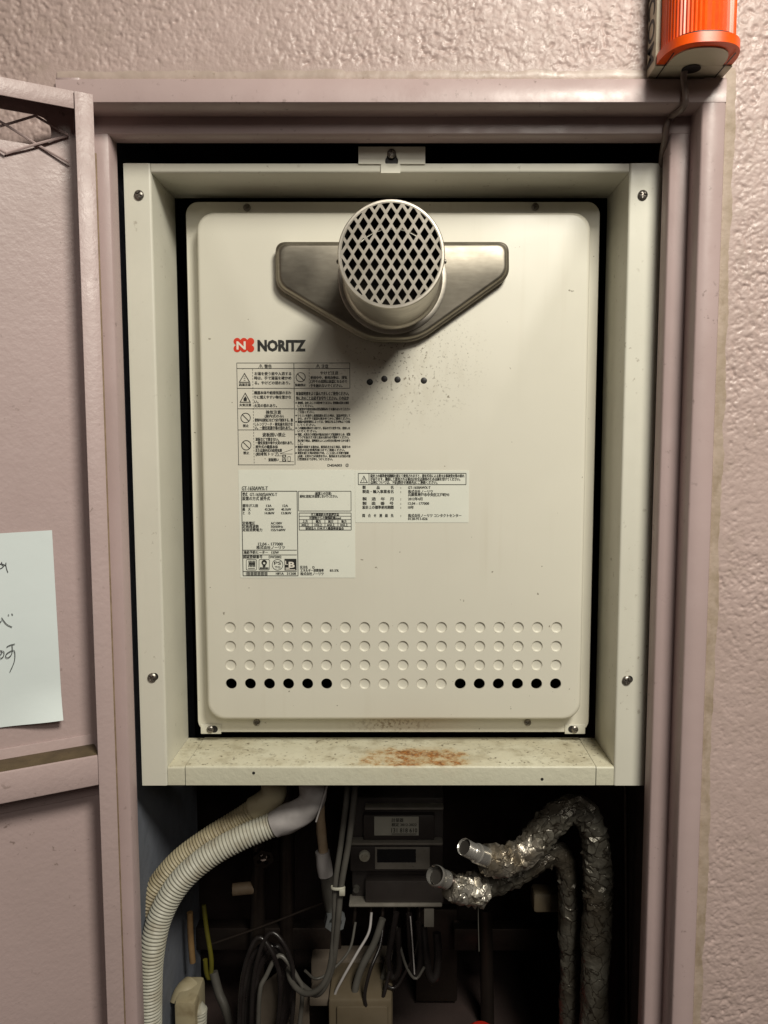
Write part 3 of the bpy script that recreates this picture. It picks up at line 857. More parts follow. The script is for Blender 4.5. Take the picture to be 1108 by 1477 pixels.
# grille
RI = 70.3 * YT / F; k = YT / F
def clipc(poly, R):
    out = poly
    ring = circle(0, 0, R, 64)
    for i in range(64):
        a, b = ring[i], ring[(i + 1) % 64]; nxt = []
        def sd(p): return (b[0] - a[0]) * (p[1] - a[1]) - (b[1] - a[1]) * (p[0] - a[0])
        for j in range(len(out)):
            p, q = out[j], out[(j + 1) % len(out)]; sp, sq = sd(p), sd(q)
            if sp >= 0: nxt.append(p)
            if sp * sq < 0:
                t = sp / (sp - sq); nxt.append((p[0] + (q[0] - p[0]) * t, p[1] + (q[1] - p[1]) * t))
        out = nxt
        if not out: return []
    return out
gh = []
for row in range(-7, 8):
    for colm in range(-7, 8):
        cx = (colm + (.5 if row % 2 else 0)) * 15.57 * k; cz = row * 13.85 * k
        hw, hh = 6.1 * k, 9.2 * k
        d = roundpoly([(cx, cz + hh), (cx - hw, cz), (cx, cz - hh), (cx + hw, cz)], [.0006] * 4, 3)
        c_ = clipc(d, RI)
        if len(c_) < 3: continue
        ar = abs(sum(c_[i][0] * c_[(i + 1) % len(c_)][1] - c_[(i + 1) % len(c_)][0] * c_[i][1] for i in range(len(c_)))) / 2
        if ar < .12 * 2 * hw * hh: continue
        # drop near-duplicate points
        u = [c_[0]]
        for p in c_[1:]:
            if (Vector(p) - Vector(u[-1])).length > 1.5e-5: u.append(p)
        if (Vector(u[0]) - Vector(u[-1])).length < 1.5e-5: u.pop()
        gh.append([(p[0] + tc.x, p[1] + tc.z) for p in u])
me = plate(circle(tc.x, tc.z, TR - .0021, 72), gh, YT + .0002, YT + .0016)
link('grille', me, M_grille, pipe)
me = lathe([(TR - .004, 0), (TR - .004, .0005), (0, .0005)], 48); link('pipe_inside', me, M_cavity, pipe, (tc.x, YT + .075, tc.z))
link('pipe_lining', lathe([(TR - .0026, .0018), (TR - .0026, .075)], 48), M_cavity, pipe, (tc.x, YT, tc.z))
for sx in (-1, 1):
    link('rivet', lathe([(0, -.0018), (.0016, -.0012), (.0020, 0)], 12), M_screw, pipe, (tc.x + sx * (TR + .0004), YT + .009, tc.z - .004), (0, 0, sx * math.pi / 2))

# logo
YL = YE - .00025
lg = Print(YL)
cxs = (342.2, 351.9, 361.6); lob = []
oc = []
# six-lobed clover outline, with waists left and right
import itertools
def clover():
    r = 5.2; cs = [(x, y) for y in (492.5, 502.8) for x in cxs]
    pts = []
    for i in range(240):
        a = 2 * math.pi * i / 240; d = Vector((math.cos(a), math.sin(a))); c0 = Vector((351.9, 497.6)); best = 0
        for cx, cy in cs:
            m = Vector((cx, cy)) - c0; bq = m.dot(d); disc_ = bq * bq - (m.length_squared - r * r)
            if disc_ >= 0: best = max(best, bq + math.sqrt(disc_))
        for hx in (11.0,):
            bx = min(11.6 / max(1e-6, abs(d.x)), 7.0 / max(1e-6, abs(d.y))); best = max(best, bx)
        pts.append(tuple(c0 + d * best))
    return pts
lg.poly(clover())
link('emblem', lg.mesh(), M_red, heater)
ln = Print(YL - .0002); ln.t(341.2, 497.8, 15.5, 'N', 354.5, .03)
link('emblem_letter', ln.mesh(), M_white, heater)
lt = Print(YL); lt.t(371.5, 498.0, 20.5, 'NORITZ', 441.5, .055); link('brand_lettering', lt.mesh(), M_ink, heater)

# warnings printed straight on the panel
w1 = Print(YL)
w1.h(341.5, 504.7, 523.5, .7); w1.h(341.6, 504.7, 531.5, .7); w1.h(342.3, 504.7, 560, .7)
for y in (589.5, 620, 670.4): w1.h(343.3, 424.6, y, .7)
w1.v(341.6, 523.5, 670.4, .7); w1.v(424, 523.5, 670.4, .8); w1.v(504.6, 523.5, 560, .7)
w1.v(364.5, 532, 670, .6, 4.2); w1.v(446, 532, 560, .6, 4.2)
w1.warn(352.8, 537.5, 551.8, 8.4); w1.warn(353.8, 566, 580.6, 8.3)
w1.poly([(353.8, 571), (356.3, 575), (356, 578.5), (351.6, 578.5), (351.4, 575), (352.6, 573.5)])
for yy in (543.5, 546, 548.5): w1.h(351.6, 354.2, yy, .6)
w1.no(354.4, 602.7, 7.3); w1.no(355.3, 642.2, 7.3); w1.no(433.8, 544, 7.1)
W = w1.t
W(345.0, 554.7, 4.4, '高温注意', 361.6); W(345.5, 584, 4.4, '火気注意', 362.5); W(350.6, 614, 4.6, '禁止', 358.8); W(351.2, 653.2, 4.6, '禁止', 359.5); W(425.8, 555.3, 4.2, '接触禁止', 441.5)
W(373, 528.2, 6, '⚠', 379, .004); W(381.5, 528.4, 6, '警告', 392, .004); W(455.5, 528.4, 6, '⚠', 461.5, .004); W(464, 528.4, 6, '注意', 473.5, .004)
for x0, x1, y, s_ in ((367.3, 420.2, 538.9, 'お湯を使う前や入浴する'), (367, 420.2, 545.2, '時は、手で湯温を確かめ'), (367.3, 418.5, 552.2, 'る。やけどの恐れあり。'),
                      (366.8, 420, 566.4, '機器本体や給排気部のまわ'), (367, 420, 572.8, 'りに燃えやすい物を置かな'), (367, 373, 579.3, 'い。'), (367, 399.5, 585, '火災の恐れあり。'),
                      (367.6, 422.5, 605.8, '使用中は換気口などで必ず換気する。換'), (367.8, 422.3, 611.7, 'しレンジフード・換気扇を回さな'), (367.8, 420.5, 616.9, 'い。一酸化炭素中毒の恐れあり。'),
                      (368.8, 402, 633.5, '波板などで囲まない。'), (368.8, 423, 638.7, '一酸化炭素中毒や火災の恐れあり。'), (368.8, 401, 644.4, '屋外式の機器本体'), (368.9, 406.7, 649.6, 'または屋内式の給排気部'), (369, 401.8, 654.8, '(給排気トップ)'), (387.3, 402, 663, '波板囲い')):
    W(x0, y, 5.3, s_, x1, .006)
W(383.7, 594.5, 6, '換気注意', 405.4, .01); W(382, 600.1, 5, '(屋内式のみ)', 409, .004); W(378.7, 627, 6.4, '波板囲い禁止', 412, .01)
W(462, 538, 5.4, 'やけど注意', 487.8, .008)
for y, s_ in ((544.6, '使用中や、使用直後は、排気'), (550.2, '口やその周囲は高温になるので'), (556.2, '手を触れないでください。')): W(448, y, 5.1, s_, 500.6 if y < 555 else 494, .006)
W(427.3, 567.7, 5.6, '取扱説明書をよく読んで正しくご使用ください。', 503.2, .008); W(427.3, 574.2, 5.6, '特に次のことは必ずお守りください。そのほか', 503.2, .008)
w1.h(426.5, 503, 577, .4)
for y, s_, x1 in ((581, '使用時、点火したことを確かめてください。使用後は消火を確認', 503.2), (585.3, 'してください。', 452), (590, 'お使用中や使用直後は排気部周辺に手を触れないでください', 505), (594.3, 'ご注意ください。', 453.5),
                  (599.3, 'リモコンを操作し給湯温度を変えた時は、湯温が安定して', 505.3), (603.7, 'から、必ず手で湯温を確かめてからご使用ください。', 505.5), (608.2, '機器の設置場所によっては、換気口をふさがぬよう注意', 505), (612.7, 'してください。', 455),
                  (617.4, 'この機器は都市ガス用です。表示のガス以外では、使用しな', 505), (621.7, 'いでください。', 457), (626.5, '地震、火災などの緊急の場合はあわてず給湯栓をしめ、電源', 505.4), (630.7, 'プラグを抜きガス栓と給水元栓を必ず閉めてください。', 503.5),
                  (635.5, '再び使う時は、説明書をよくよみ安全を確かめてから使う', 505), (639.7, 'こと。', 437), (644.5, '機器を移設する場合は、販売店または工事店、最寄りの', 505.5), (648.9, '当社の支店営業所窓口までご連絡ください。', 497.5),
                  (653.3, '異常を感じた時は使用をやめ、ここに記した手順で確認', 503), (657.8, '(点検・火災など)の処置を行い、販売店または当社の窓', 505.5), (662.2, '口営業所までお申しつけください。', 480)):
    W(429.6, y, 4.2, s_, x1, .008)
for y in (581, 590, 599.3, 608.2, 617.4, 626.5, 644.5, 653.3): w1.poly(circle(427.3, y, 1.15, 10))
W(472.7, 671, 5, 'D4SA003', 493.2); w1.ring(500.8, 671, 2.4, .5); W(499.8, 671, 3.4, '2', 501.8)
w1.line(404, 654.3, 422, 648, .5); w1.line(404, 654.5, 422, 654.8, .5); w1.line(397, 657.5, 407, 657.3, .5); w1.h(403, 424, 665.8, .4); w1.rect(407.6, 412.4, 656.4, 665, .8); w1.line(408, 657, 412, 664.5, .8); w1.line(412, 657, 408, 664.5, .8); w1.rect(415.3, 419, 658.5, 665, .6)
link('warning_print', w1.mesh(), M_ink, heater)

# rating sticker
def sticker(x0, x1, y0, y1):
    a = P(x0, y0, YE); b = P(x1, y0, YE); z = PZ(y1, YE)
    return plate(rrect(a.x, b.x, z, a.z, .0008, 4), [], YE - .0003, YE - .00002)
st = link('rating_label', sticker(344, 511.9, 677.8, 833.3), M_sticker, heater)
r = Print(YE - .0005); W = r.t
W(349, 704.1, 8.2, 'GT-1650AWX-T', 386.3, .006)
r.rect(348.5, 428.6, 708.5, 830.5, 1.0)
for y in (793.5, 800.4, 824.3): r.h(350, 428.2, y, .9)
W(349.9, 713, 6.2, '型式', 357, .008); W(360.5, 713, 6.8, 'GT-1650(S)AWX-T', 399.8, .006); W(349.9, 719, 6, '設置の方式 屋外式', 389.5, .008)
for x0, x1, y, s_ in ((350, 372, 729.3, '都市ガス用'), (384.2, 391.7, 729.3, '13A'), (408, 415.5, 729.3, '12A'), (350, 361.5, 734.5, '最　大'), (382, 395.7, 734.5, '43.2kW'), (405.8, 420, 734.5, '40.1kW'),
                      (350.5, 361, 739.9, 'と　ろ'), (382.2, 395.9, 739.9, '14.0kW'), (406, 420.2, 739.9, '13.0kW'), (350, 368, 754.5, '定格電圧'), (390.7, 407, 754.5, 'AC100V'), (350, 373.5, 759.3, '定格周波数'), (390.9, 408.4, 759.3, '50/60Hz'),
                      (350.2, 378.3, 764.2, '定格消費電力'), (391.2, 412, 764.2, '155/160W'), (351.4, 386.3, 796.7, '凍結予防ヒーター'), (391.7, 402.3, 796.7, '133W'), (351, 378.6, 803.2, '認証登録番号'), (388, 406, 803.2, 'DW2002')):
    W(x0, y, 5.2, s_, x1, .008)
W(372.5, 784.5, 6.4, '12.04 - 177000', 408, .006); W(370, 789.7, 5.6, '株式会社ノーリツ', 411, .01)
for x in (355, 373.4):
    o = rrect(x, x + 15.6, 806.5, 822.5, 2, 4); r.poly(o, [rrect(x + .7, x + 14.9, 807.2, 821.8, 1.5, 4)])
for i in range(5):
    x = 358.3 + i * 2.2; r.poly([(x + .2, 808.6), (x + 1.4, 808.6), (x + 1.8 - .3 * (i - 2), 813), (x + 1.2, 818), (x, 818), (x - .1 - .3 * (i - 2), 813)])
r.h(358, 367.8, 820.2, 1.0)
r.poly(circle(381.2, 811.5, 4.0, 20), [circle(381.2, 812.2, 1.7, 14)]); r.poly([(378.6, 815.6), (383.8, 815.6), (382.4, 818), (380, 818)]); W(375, 819.6, 3.6, '(財)検査協会', 387.6, .02)
r.ring(400.5, 814.6, 8.1, .8); W(395.7, 812, 6.8, 'PS', 405.5, .02); W(396.6, 818, 4.6, 'TG', 404.4, .01)
r.fill(410.4, 427.7, 806, 822.8)
for i in range(19):
    x = 355 + i * 1.67; r.fill(x, x + (1.25 if (i * 7) % 3 else .8), 824.9, 829.9)
W(398.2, 827.2, 5, 'HIF1A', 409.2, .004); W(414, 827.2, 5, '31208', 427, .004)
r.rect(430.5, 506.4, 708.5, 737, .8)
W(454.5, 711.6, 4.6, '(設置上の注意)', 478, .008); W(432.6, 715.8, 4.8, '屋内に給気口を設置しないでください。', 487, .008)
r.rect(431.5, 506.6, 739.9, 764.5, .9)
for y in (744.5, 749.4, 754.5, 759.4): r.h(432, 506.2, y, .7)
for x in (450.5, 468.8, 487.6): r.v(x, 749.4, 759.4, .8)
W(448.5, 742.2, 4.4, 'ガス機器防火性能評定品', 489, .008); W(446.4, 747, 4.4, '可燃物からの離隔距離(mm)', 492, .008)
for x, a, b in ((437, '上方', '30以上'), (456, '側方', '10以上'), (474, '前方', '60以上'), (493, '後方', '10以上')):
    W(x - .5, 752, 4.4, a, x + 7, .008); W(x - 2, 757, 4.4, b, x + 9, .006)
W(441, 762.1, 4.5, '財団法人 日本ガス機器検査協会', 496, .008)
W(433.5, 818.1, 5, '区分名', 443.5, .008); W(451, 818.1, 5, 'D', 453.8, .008); W(433.5, 822.7, 5, 'エネルギー消費効率', 467, .008); W(476, 822.7, 5, '83.5%', 488.6, .006); W(433.5, 827.6, 5.2, '株式会社ノーリツ', 467, .008)
link('rating_print', r.mesh(), M_ink, st)
r2 = Print(YE - .00065); r2.t(411.6, 811.5, 8.5, 'L', 415.5, .03); r2.t(416.5, 814.3, 12, 'B', 425.2, .03); r2.fill(412, 418, 818.8, 820.2); r2.h(412, 426, 821.6, .9)
link('mark_print', r2.mesh(), M_white, st)
# product sticker
st2 = link('maker_label', sticker(512.2, 676.6, 678.5, 753.7), M_sticker, heater)
r = Print(YE - .0005); W = r.t
r.rect(516.9, 672.4, 682.7, 699, .9); r.v(532.4, 682.7, 699, .9); r.warn(525, 685.6, 696.7, 5.8, .9); r.v(525, 689.5, 693, 1); r.fill(524.5, 525.5, 694, 695)
for y, s_, x1 in ((686.3, '設計上の標準使用期間を超えて使用されますと、経年劣化による重大な事故発火等の恐れ', 670), (691.1, 'があります。継続して使用される場合は安全点検等のため点検を受けてください。', 664), (695.7, '点検については、下記(問合せ連絡先)にご連絡ください。', 631)): W(534.5, y, 5.2, s_, x1, .012)
for y, a, b, x1 in ((703, '製　　　品　　　名', 'GT-1650AWX-T', 621), (709, '製造・輸入事業者名', '株式会社ノーリツ', 624.5), (713.5, None, '兵庫県神戸市中央区江戸町93', 648), (719.5, '製　造　年　月', '2012年4月', 609.4),
                    (726, '製　造　番　号', '12.04 - 177000', 619), (731.7, '設計上の標準使用期間', '10年', 597), (743.6, '問　合　せ　連　絡　先', '株式会社ノーリツ コンタクトセンター', 665.5), (748, None, '0120-911-026', 616.7)):
    if a: W(523, y, 5.4, a, 567.7, .012); W(577.7, y, 5, ':', 578.7, .01)
    W(588.8, y, 5.4, b, x1, .010)
link('maker_print', r.mesh(), M_ink, st2)

# ------------------------------------------------------------------ orange alarm beacon above the frame
BX0, BX1 = PX(938, 108, .669), PX(1049, 108, .669)
BZ0 = FZ1 + .0012; BZ1 = BZ0 + .135
beacon = empty('alarm_beacon', ((BX0 + BX1) / 2, YW, BZ0), 'orange ribbed alarm beacon on a white base above the frame', 'beacon')
YB1 = .657
link('base', box(BX0, BX1, YB1, YW - .001, BZ0, BZ1, .0012), M_plastic, beacon)
def dshape(x0, x1, yb, yf, n=28, ribs=0, pw=2.6):
    cx, rx = (x0 + x1) / 2, (x1 - x0) / 2; pts = [(x1, yb)]
    for i in range(n + 1):
        a = math.pi * i / n; c, s = math.cos(a), math.sin(a)
        x = cx + rx * math.copysign(abs(c) ** (2 / pw), c); y = yb - (yb - yf) * abs(s) ** (2 / pw)
        if ribs and 0 < i < n:
            kk = 1 - .02 * (i % 2); x = cx + (x - cx) * kk; y = yb - (yb - y) * (1 - .032 * (i % 2))
        pts.append((x, y))
    pts.append((x0, yb)); return pts[::-1]
ybk = YB1 - .0005
link('lens_rim', extrude_profile(dshape(BX0 + .001, BX1 - .001, ybk, .620), 'z', BZ0 + .0012, BZ0 + .0085, smooth=40), M_lens, beacon)
link('bottom_cap', extrude_profile(dshape(BX0 + .009, BX1 - .009, ybk + .0002, .6275), 'z', BZ0 + .0002, BZ0 + .004, smooth=40), M_plastic, beacon)
link('lens', extrude_profile(dshape(BX0 + .004, BX1 - .004, ybk, .6235, 56, 1), 'z', BZ0 + .0104, BZ1 - .004, smooth=15), M_lens, beacon)
link('seam', extrude_profile(dshape(BX0 + .0045, BX1 - .0045, ybk, .6225), 'z', BZ0 + .0084, BZ0 + .0106, smooth=40), M_black, beacon)
for x in (BX0 + .0075, BX1 - .0075):
    link('slit', box(x - .0004, x + .0004,   .635, YW - .003, BZ0 - .0003, BZ0 + .0001, 0), M_black, beacon)
hc = Vector(((BX0 + BX1) / 2 - .001, .661, BZ0))
me = lathe([(0, -.0004), (.0075, -.0004), (.0075, 0)], 24); me.transform(Matrix.Rotation(math.radians(90), 4, 'X'))
link('cable_hole', me, M_black, beacon, (hc.x, hc.y, BZ0 - .0002))
# lettering running down the left side of the base
def side_text():
    c = bpy.data.curves.new('t', 'FONT'); c.body = 'SECOM'; c.size = 1.0; c.resolution_u = 4; c.offset = .015
    o = bpy.data.objects.new('t', c); COL.objects.link(o); bpy.context.view_layer.update()
    me = bpy.data.meshes.new_from_object(o.evaluated_get(bpy.context.evaluated_depsgraph_get()))
    bpy.data.objects.remove(o); bpy.data.curves.remove(c)
    co = np.empty(len(me.vertices) * 3); me.vertices.foreach_get('co', co); co = co.reshape(-1, 3)
    x = co[:, 0] - co[:, 0].max(); y = co[:, 1]
    L_, Hh = .074, .0165
    sx = L_ / (x.max() - x.min()); sy = Hh / (y.max() - y.min())
    ym = (y.max() + y.min()) / 2
    new = np.stack([np.full_like(x, BX0 - .0003), (YB1 + YW) / 2 + .0005 - (y - ym) * sy, BZ0 + .006 - x * sx], 1)
    me.vertices.foreach_set('co', new.ravel()); me.update(); me.materials.clear(); return me
link('side_lettering', side_text(), M_ink, beacon)
cab = tube([(hc.x - .003, .664, BZ0 + .004), (hc.x - .004, .667, BZ0 - .004), P(988, 128, .6695), P(989, 146, .6685), P(984, 157, .674), P(968, 169, .695), P(962, 182, .6955), P(959, 202, .703), P(955, 224, .720), P(953, 262, .735)], .0026, .003, 12)
tag(link('beacon_cable', cab, M_cable_brown), 'thin brown cable running from the beacon into the recess', 'cable')

# ------------------------------------------------------------------ services below the heater
def pth(*pts): return [P(*p) for p in pts]
def corrug(pitch, depth):
    return lambda s, i: 1 - depth * (.5 + .5 * math.cos(2 * math.pi * s / pitch)) ** 1.6
hoseA = empty('corrugated_hose', P(205, 1480, .80), 'yellowed corrugated hose, upper one of the pair below the sill', 'hose', 'corrugated hoses')
pa = pth((382, 1158, .79), (350, 1180, .79), (305, 1208, .785), (258, 1243, .78), (224, 1285, .775), (205, 1330, .77), (192, 1400, .765), (188, 1560, .765))
link('hose_body', tube(pa, .0125, .00062, 20, corrug(.0033, .13)), M_hose_old, hoseA)
link('elbow', tube(pth((394, 1100, .79), (395, 1135, .79), (394, 1146, .79), (382, 1158, .79), (366, 1168, .79)), .0132, .002, 20), M_hose_old, hoseA)
hoseB = empty('corrugated_hose', P(215, 1480, .77), 'ivory corrugated hose, lower one of the pair, taped at its top', 'hose', 'corrugated hoses')
pb = pth((420, 1178, .775), (392, 1190, .775), (345, 1210, .77), (298, 1237, .765), (258, 1274, .76), (232, 1320, .755), (220, 1370, .75), (216, 1430, .75), (216, 1580, .75))
link('hose_body', tube(pb, .0127, .00062, 20, corrug(.0036, .12)), M_hose, hoseB)
def crumple(seed, amp, f1=160, f2=3):
    r = random.Random(seed); ph = [(r.uniform(0, 6.3), r.uniform(.4, 1.6) * f1, r.randint(1, 5), r.uniform(0, 6.3)) for _ in range(9)]
    def d(s, a): return amp * sum(math.sin(s * w_ + p + math.sin(a * k + q) * 1.5) for p, w_, k, q in ph) / 4
    return d
link('tape_wrap', tube(pth((452, 1095, .775), (452, 1140, .775), (449, 1156, .775), (432, 1172, .775), (396, 1189, .775)), .0142, .002, 22, None, True, crumple(3, .0011, 220)), M_white_tape, hoseB)
bm = bmesh.new()
q = P(460, 1152, .772); addbox(bm, -.0008, .0008, -.012, .010, -.020, .022, Matrix.Translation((q.x + .004, q.y, q.z)) @ Matrix.Rotation(.3, 4, 'Y'), .0004)
link('tape_flap', frombm(bm, 40), M_white_tape, hoseB)

# pair of grey cables with a tie
c1 = tube(pth((503, 1100, .80), (500, 1150, .80), (492, 1215, .80), (484, 1275, .80), (482, 1340, .80), (476, 1395, .80), (462, 1425, .80), (440, 1433, .81), (420, 1415, .83), (414, 1385, .86)), .0031, .004, 12)
tag(link('grey_cable', c1, M_grey), 'grey cable hanging in front of the pipes, left one of the tied pair', 'cable', 'tied grey cables')
c2 = tube(pth((515, 1100, .795), (511, 1150, .795), (503, 1215, .795), (492, 1280, .797), (486, 1345, .797), (478, 1400, .803), (460, 1433, .808), (440, 1425, .83), (412, 1395, .87)), .0033, .004, 12)
tag(link('grey_cable', c2, M_grey), 'grey cable nearest the meter, right one of the tied pair', 'cable', 'tied grey cables')
q = P(487.5, 1280, .797)
bm = bmesh.new()
t_ = lathe([(.0074, -.0015), (.0080, 0), (.0074, .0015), (.0068, 0), (.0074, -.0015)], 20); t_.transform(Matrix.Translation(q) @ Matrix.Rotation(math.radians(80), 4, 'X') @ Matrix.Diagonal((1, 1, .62, 1))); bm.from_mesh(t_)
addbox(bm, -.003, .003, -.003, .003, -.002, .004, Matrix.Translation((q.x + .005, q.y - .005, q.z - .003)), .0006)
tag(link('cable_tie', frombm(bm, 40), M_hose), 'pale plastic tie binding the two grey cables', 'cable tie')
# lagged pipe stub and nut
ps = empty('pipe_stub', P(470, 1270, .86), 'pale taped pipe stub behind the grey cables', 'pipe')
link('pipe', tube(pth((458, 1100, .86), (463, 1190, .86), (467, 1232, .86)), .0055, .004, 14, None, True, crumple(5, .0003)), M_copper, ps)
link('tape_wrap', tube(pth((465, 1228, .86), (470, 1262, .86)), .0085, .002, 18, None, True, crumple(6, .0005)), M_white_tape, ps)
link('lower_pipe', tube(pth((471, 1262, .862), (476, 1300, .87), (482, 1325, .88)), .0075, .004, 14, None, True, crumple(7, .0003)), M_grey, ps)
def hexnut(r, ri, h):
    ov, fs, lp = tri2d(circle(0, 0, r, 6, .3), [circle(0, 0, ri, 24)])
    return plate(circle(0, 0, r, 6, .3), [circle(0, 0, ri, 24)], -h / 2, h / 2)
nut = link('pipe_nut', hexnut(.0125, .0075, .012), M_nut, None, P(483, 1327, .868), (0, 0, .2))
tag(nut, 'zinc hexagonal pipe nut behind the grey cables', 'nut')

# meter
YM = .90
def mbox(parent, name, x0, x1, y0, y1, yf, yb, mat, bev=.0015):
    a = P(x0, (y0 + y1) / 2, yf); b = P(x1, (y0 + y1) / 2, yf)
    return link(name, box(a.x, b.x, yf, yb, PZ(y1, yf), PZ(y0, yf), bev), mat, parent)
meter = empty('utility_meter', P(572, 1310, YM), 'dark grey utility meter with a number label and display window', 'meter')
mbox(meter, 'body', 507, 640, 1150, 1306, YM + .004, YM + .07, M_meter, .003)
mbox(meter, 'upper_block', 524, 627, 1176, 1212, YM - .006, YM + .0035, M_meter)
mbox(meter, 'ridge', 526, 640, 1165, 1169, YM - .010, YM + .0035, M_bezel)
mbox(meter, 'number_label', 540, 604, 1178, 1205, YM - .0064, YM - .0061, M_meterlight, 0)
mbox(meter, 'ridge', 503, 639, 1216, 1220, YM - .012, YM + .0035, M_bezel)
mbox(meter, 'display_block', 505, 622, 1221, 1257, YM - .008, YM + .0035, M_meter)
mbox(meter, 'bezel', 541, 620, 1222, 1254, YM - .0095, YM - .0081, M_bezel, .0005)
mbox(meter, 'display', 544, 600, 1225, 1244, YM - .0100, YM - .0096, M_lcd, 0)
mbox(meter, 'terminal_cover', 527, 640, 1271, 1303, YM - .010, YM + .0035, M_meter)
mbox(meter, 'ridge', 503, 638, 1305, 1309, YM - .014, YM + .01, M_bezel)
q = P(526, 1234, YM - .008); link('knob', lathe([(0, -.0045), (.003, -.0045), (.0035, -.003), (.0062, -.003), (.0068, 0)], 20), M_hose, meter, q)
q = P(514, 1281, YM + .004); link('seal_screw', lathe([(0, -.005), (.0035, -.005), (.0045, 0)], 16), M_grey, meter, q)
pr_ = Print(YM - .0066); pr_.t(565, 1183, 6.5, '計量器', 582, .02); pr_.t(565, 1189.5, 6, '検定 2012-2022', 601, .01); pr_.t(564.5, 1197.5, 9.5, '131 818 610', 602, .02); pr_.h(565, 601, 1203, 1.2)
link('label_print', pr_.mesh(), M_ink, meter)
mbox(meter, 'paper_tag', 612, 626, 1310, 1337, YM - .010, YM - .0092, M_bezel, 0)
for i, x in enumerate((513, 536, 553, 570, 590, 606)):
    link('lead_sleeve', tube(pth((x, 1304, YM), (x - 1, 1318, YM - .002), (x - 3, 1334, YM)), .0022, .004, 8), M_rod, meter)
# leads hanging below the meter
def cable(name, pts, r, mat, label, grp=None, cat='cable'):
    return tag(link(name, tube(pth(*pts), r, .004, 10), mat), label, cat, grp)
cable('white_lead', ((536, 1316, .895), (532, 1345, .885), (515, 1375, .875), (495, 1410, .87), (483, 1435, .87), (484, 1452, .87), (494, 1460, .875), (506, 1452, .88)), .0016, M_white_tape, 'thin white lead looping down below the meter')
cable('thick_lead', ((552, 1325, .89), (540, 1360, .885), (522, 1395, .88), (512, 1430, .875), (516, 1455, .875), (530, 1456, .885), (548, 1425, .895), (560, 1385, .90), (566, 1340, .90)), .0042, M_grey, 'dark grey lead bent into a narrow loop below the meter')
cable('hanging_lead', ((572, 1316, .888), (566, 1350, .885), (560, 1385, .885), (566, 1410, .885), (576, 1395, .885), (574, 1340, .888)), .0038, M_blackcable, 'short black lead loop below the middle of the meter')
cable('hanging_lead', ((590, 1318, .89), (592, 1360, .885), (596, 1400, .885), (602, 1408, .885), (606, 1380, .888), (604, 1330, .89)), .0040, M_blackcable, 'black lead loop hanging left of the paper tag')
cable('hanging_lead', ((610, 1335, .90), (614, 1375, .892), (620, 1408, .89), (628, 1410, .89), (632, 1380, .895), (630, 1345, .90)), .0050, M_blackcable, 'thick black lead loop hanging under the paper tag')
cable('thin_wire', ((592, 1322, .88), (595, 1360, .878), (598, 1405, .878)), .0008, M_white_tape, 'fine pale wire hanging between black leads')
for i, (dx, lab) in enumerate(((0, 'black cable coil at the bottom, leftmost bend'), (14, 'black cable coil at the bottom, middle bend'), (30, 'black cable coil at the bottom, rightmost bend'))):
    cable('coiled_cable', ((352 + dx * .4, 1560, .84), (350 + dx * .5, 1460, .84), (358 + dx * .5, 1400, .845), (376 + dx * .6, 1366, .85), (396 + dx * .3, 1372, .85), (410 + dx * .2, 1410, .85), (410 + dx * .25, 1450, .85), (396 + dx * .3, 1490, .85), (380, 1560, .85)), .0036, M_blackcable, lab, 'coiled black cables')
cable('yellow_wire', ((294, 1305, .90), (298, 1340, .895), (305, 1385, .89), (303, 1412, .89), (298, 1404, .89), (296, 1384, .89)), .0028, M_yellow, 'yellow wire bent over at the left of the shaft', None, 'wire')
cable('drain_tube', ((308, 1402, .89), (316, 1432, .885), (326, 1456, .88), (338, 1500, .88)), .0052, M_grey, 'grey tube leading down from the yellow wire', None, 'tube')
cable('brown_tube', ((274, 1316, .87), (275, 1350, .87), (278, 1388, .87)), .0036, M_brass, 'short brown upright tube beside the shaft wall', None, 'tube')
cable('tie_rod', ((305, 1362, .90), (390, 1332, .90), (480, 1296, .90)), .0014, M_rod, 'thin steel rod slanting behind the cables', None, 'rod')
def shaftbox(name, x0, x1, y0, y1, yf, yb, mat, label, cat, bev=.002):
    a = P(x0, (y0 + y1) / 2, yf); b = P(x1, (y0 + y1) / 2, yf)
    o = link(name, box(a.x, b.x, yf, yb, PZ(y1, yf), PZ(y0, yf), bev), mat); return tag(o, label, cat)
shaftbox('support_bar', 262, 492, 1339, 1371, .945, .965, M_rod, 'dull steel bar across the shaft behind the cables', 'bar')
shaftbox('support_bar', 655, 800, 1340, 1372, .99, 1.01, M_rod, 'dark steel bar behind the foil wrapped pipes', 'bar')
shaftbox('back_board', 600, 660, 1312, 1445, 1.02, 1.035, M_rod, 'brown board below the right end of the meter', 'board')
# beige junction box with a lid
jb = empty('junction_box', P(525, 1500, .86), 'beige junction box at the bottom of the shaft', 'junction box')
mbox(jb, 'box', 474, 566, 1442, 1600, .860, .93, M_beige, .004)
mbox(jb, 'lid', 486, 560, 1452, 1600, .857, .8598, M_beige, .002)
mbox(jb, 'rear_block', 448, 562, 1384, 1440, .925, .955, M_card, .004)
mbox(jb, 'clip', 446, 474, 1440, 1452, .868, .90, M_card, .002)
ct = empty('instruction_tag', P(410, 1500, .89), 'pale paper tag hanging behind the black cable coil', 'tag')
link('sheet', plate([(p.x, p.z) for p in (P(366, 1600, .885), P(448, 1600, .885), P(446, 1436, .885), P(418, 1388, .885), P(376, 1422, .885))], [], .885, .8858), M_card, ct)
pr_ = Print(.8846); pr_.t(404, 1472, 5, '取扱注意', 424, .01); link('sheet_print', pr_.mesh(), M_ink, ct)
cb = empty('conduit_box', P(270, 1500, .82), 'cream conduit fitting standing at the foot of the left wall', 'fitting')
mbox(cb, 'cover', 252, 284, 1446, 1600, .815, .86, M_hose_old, .005)
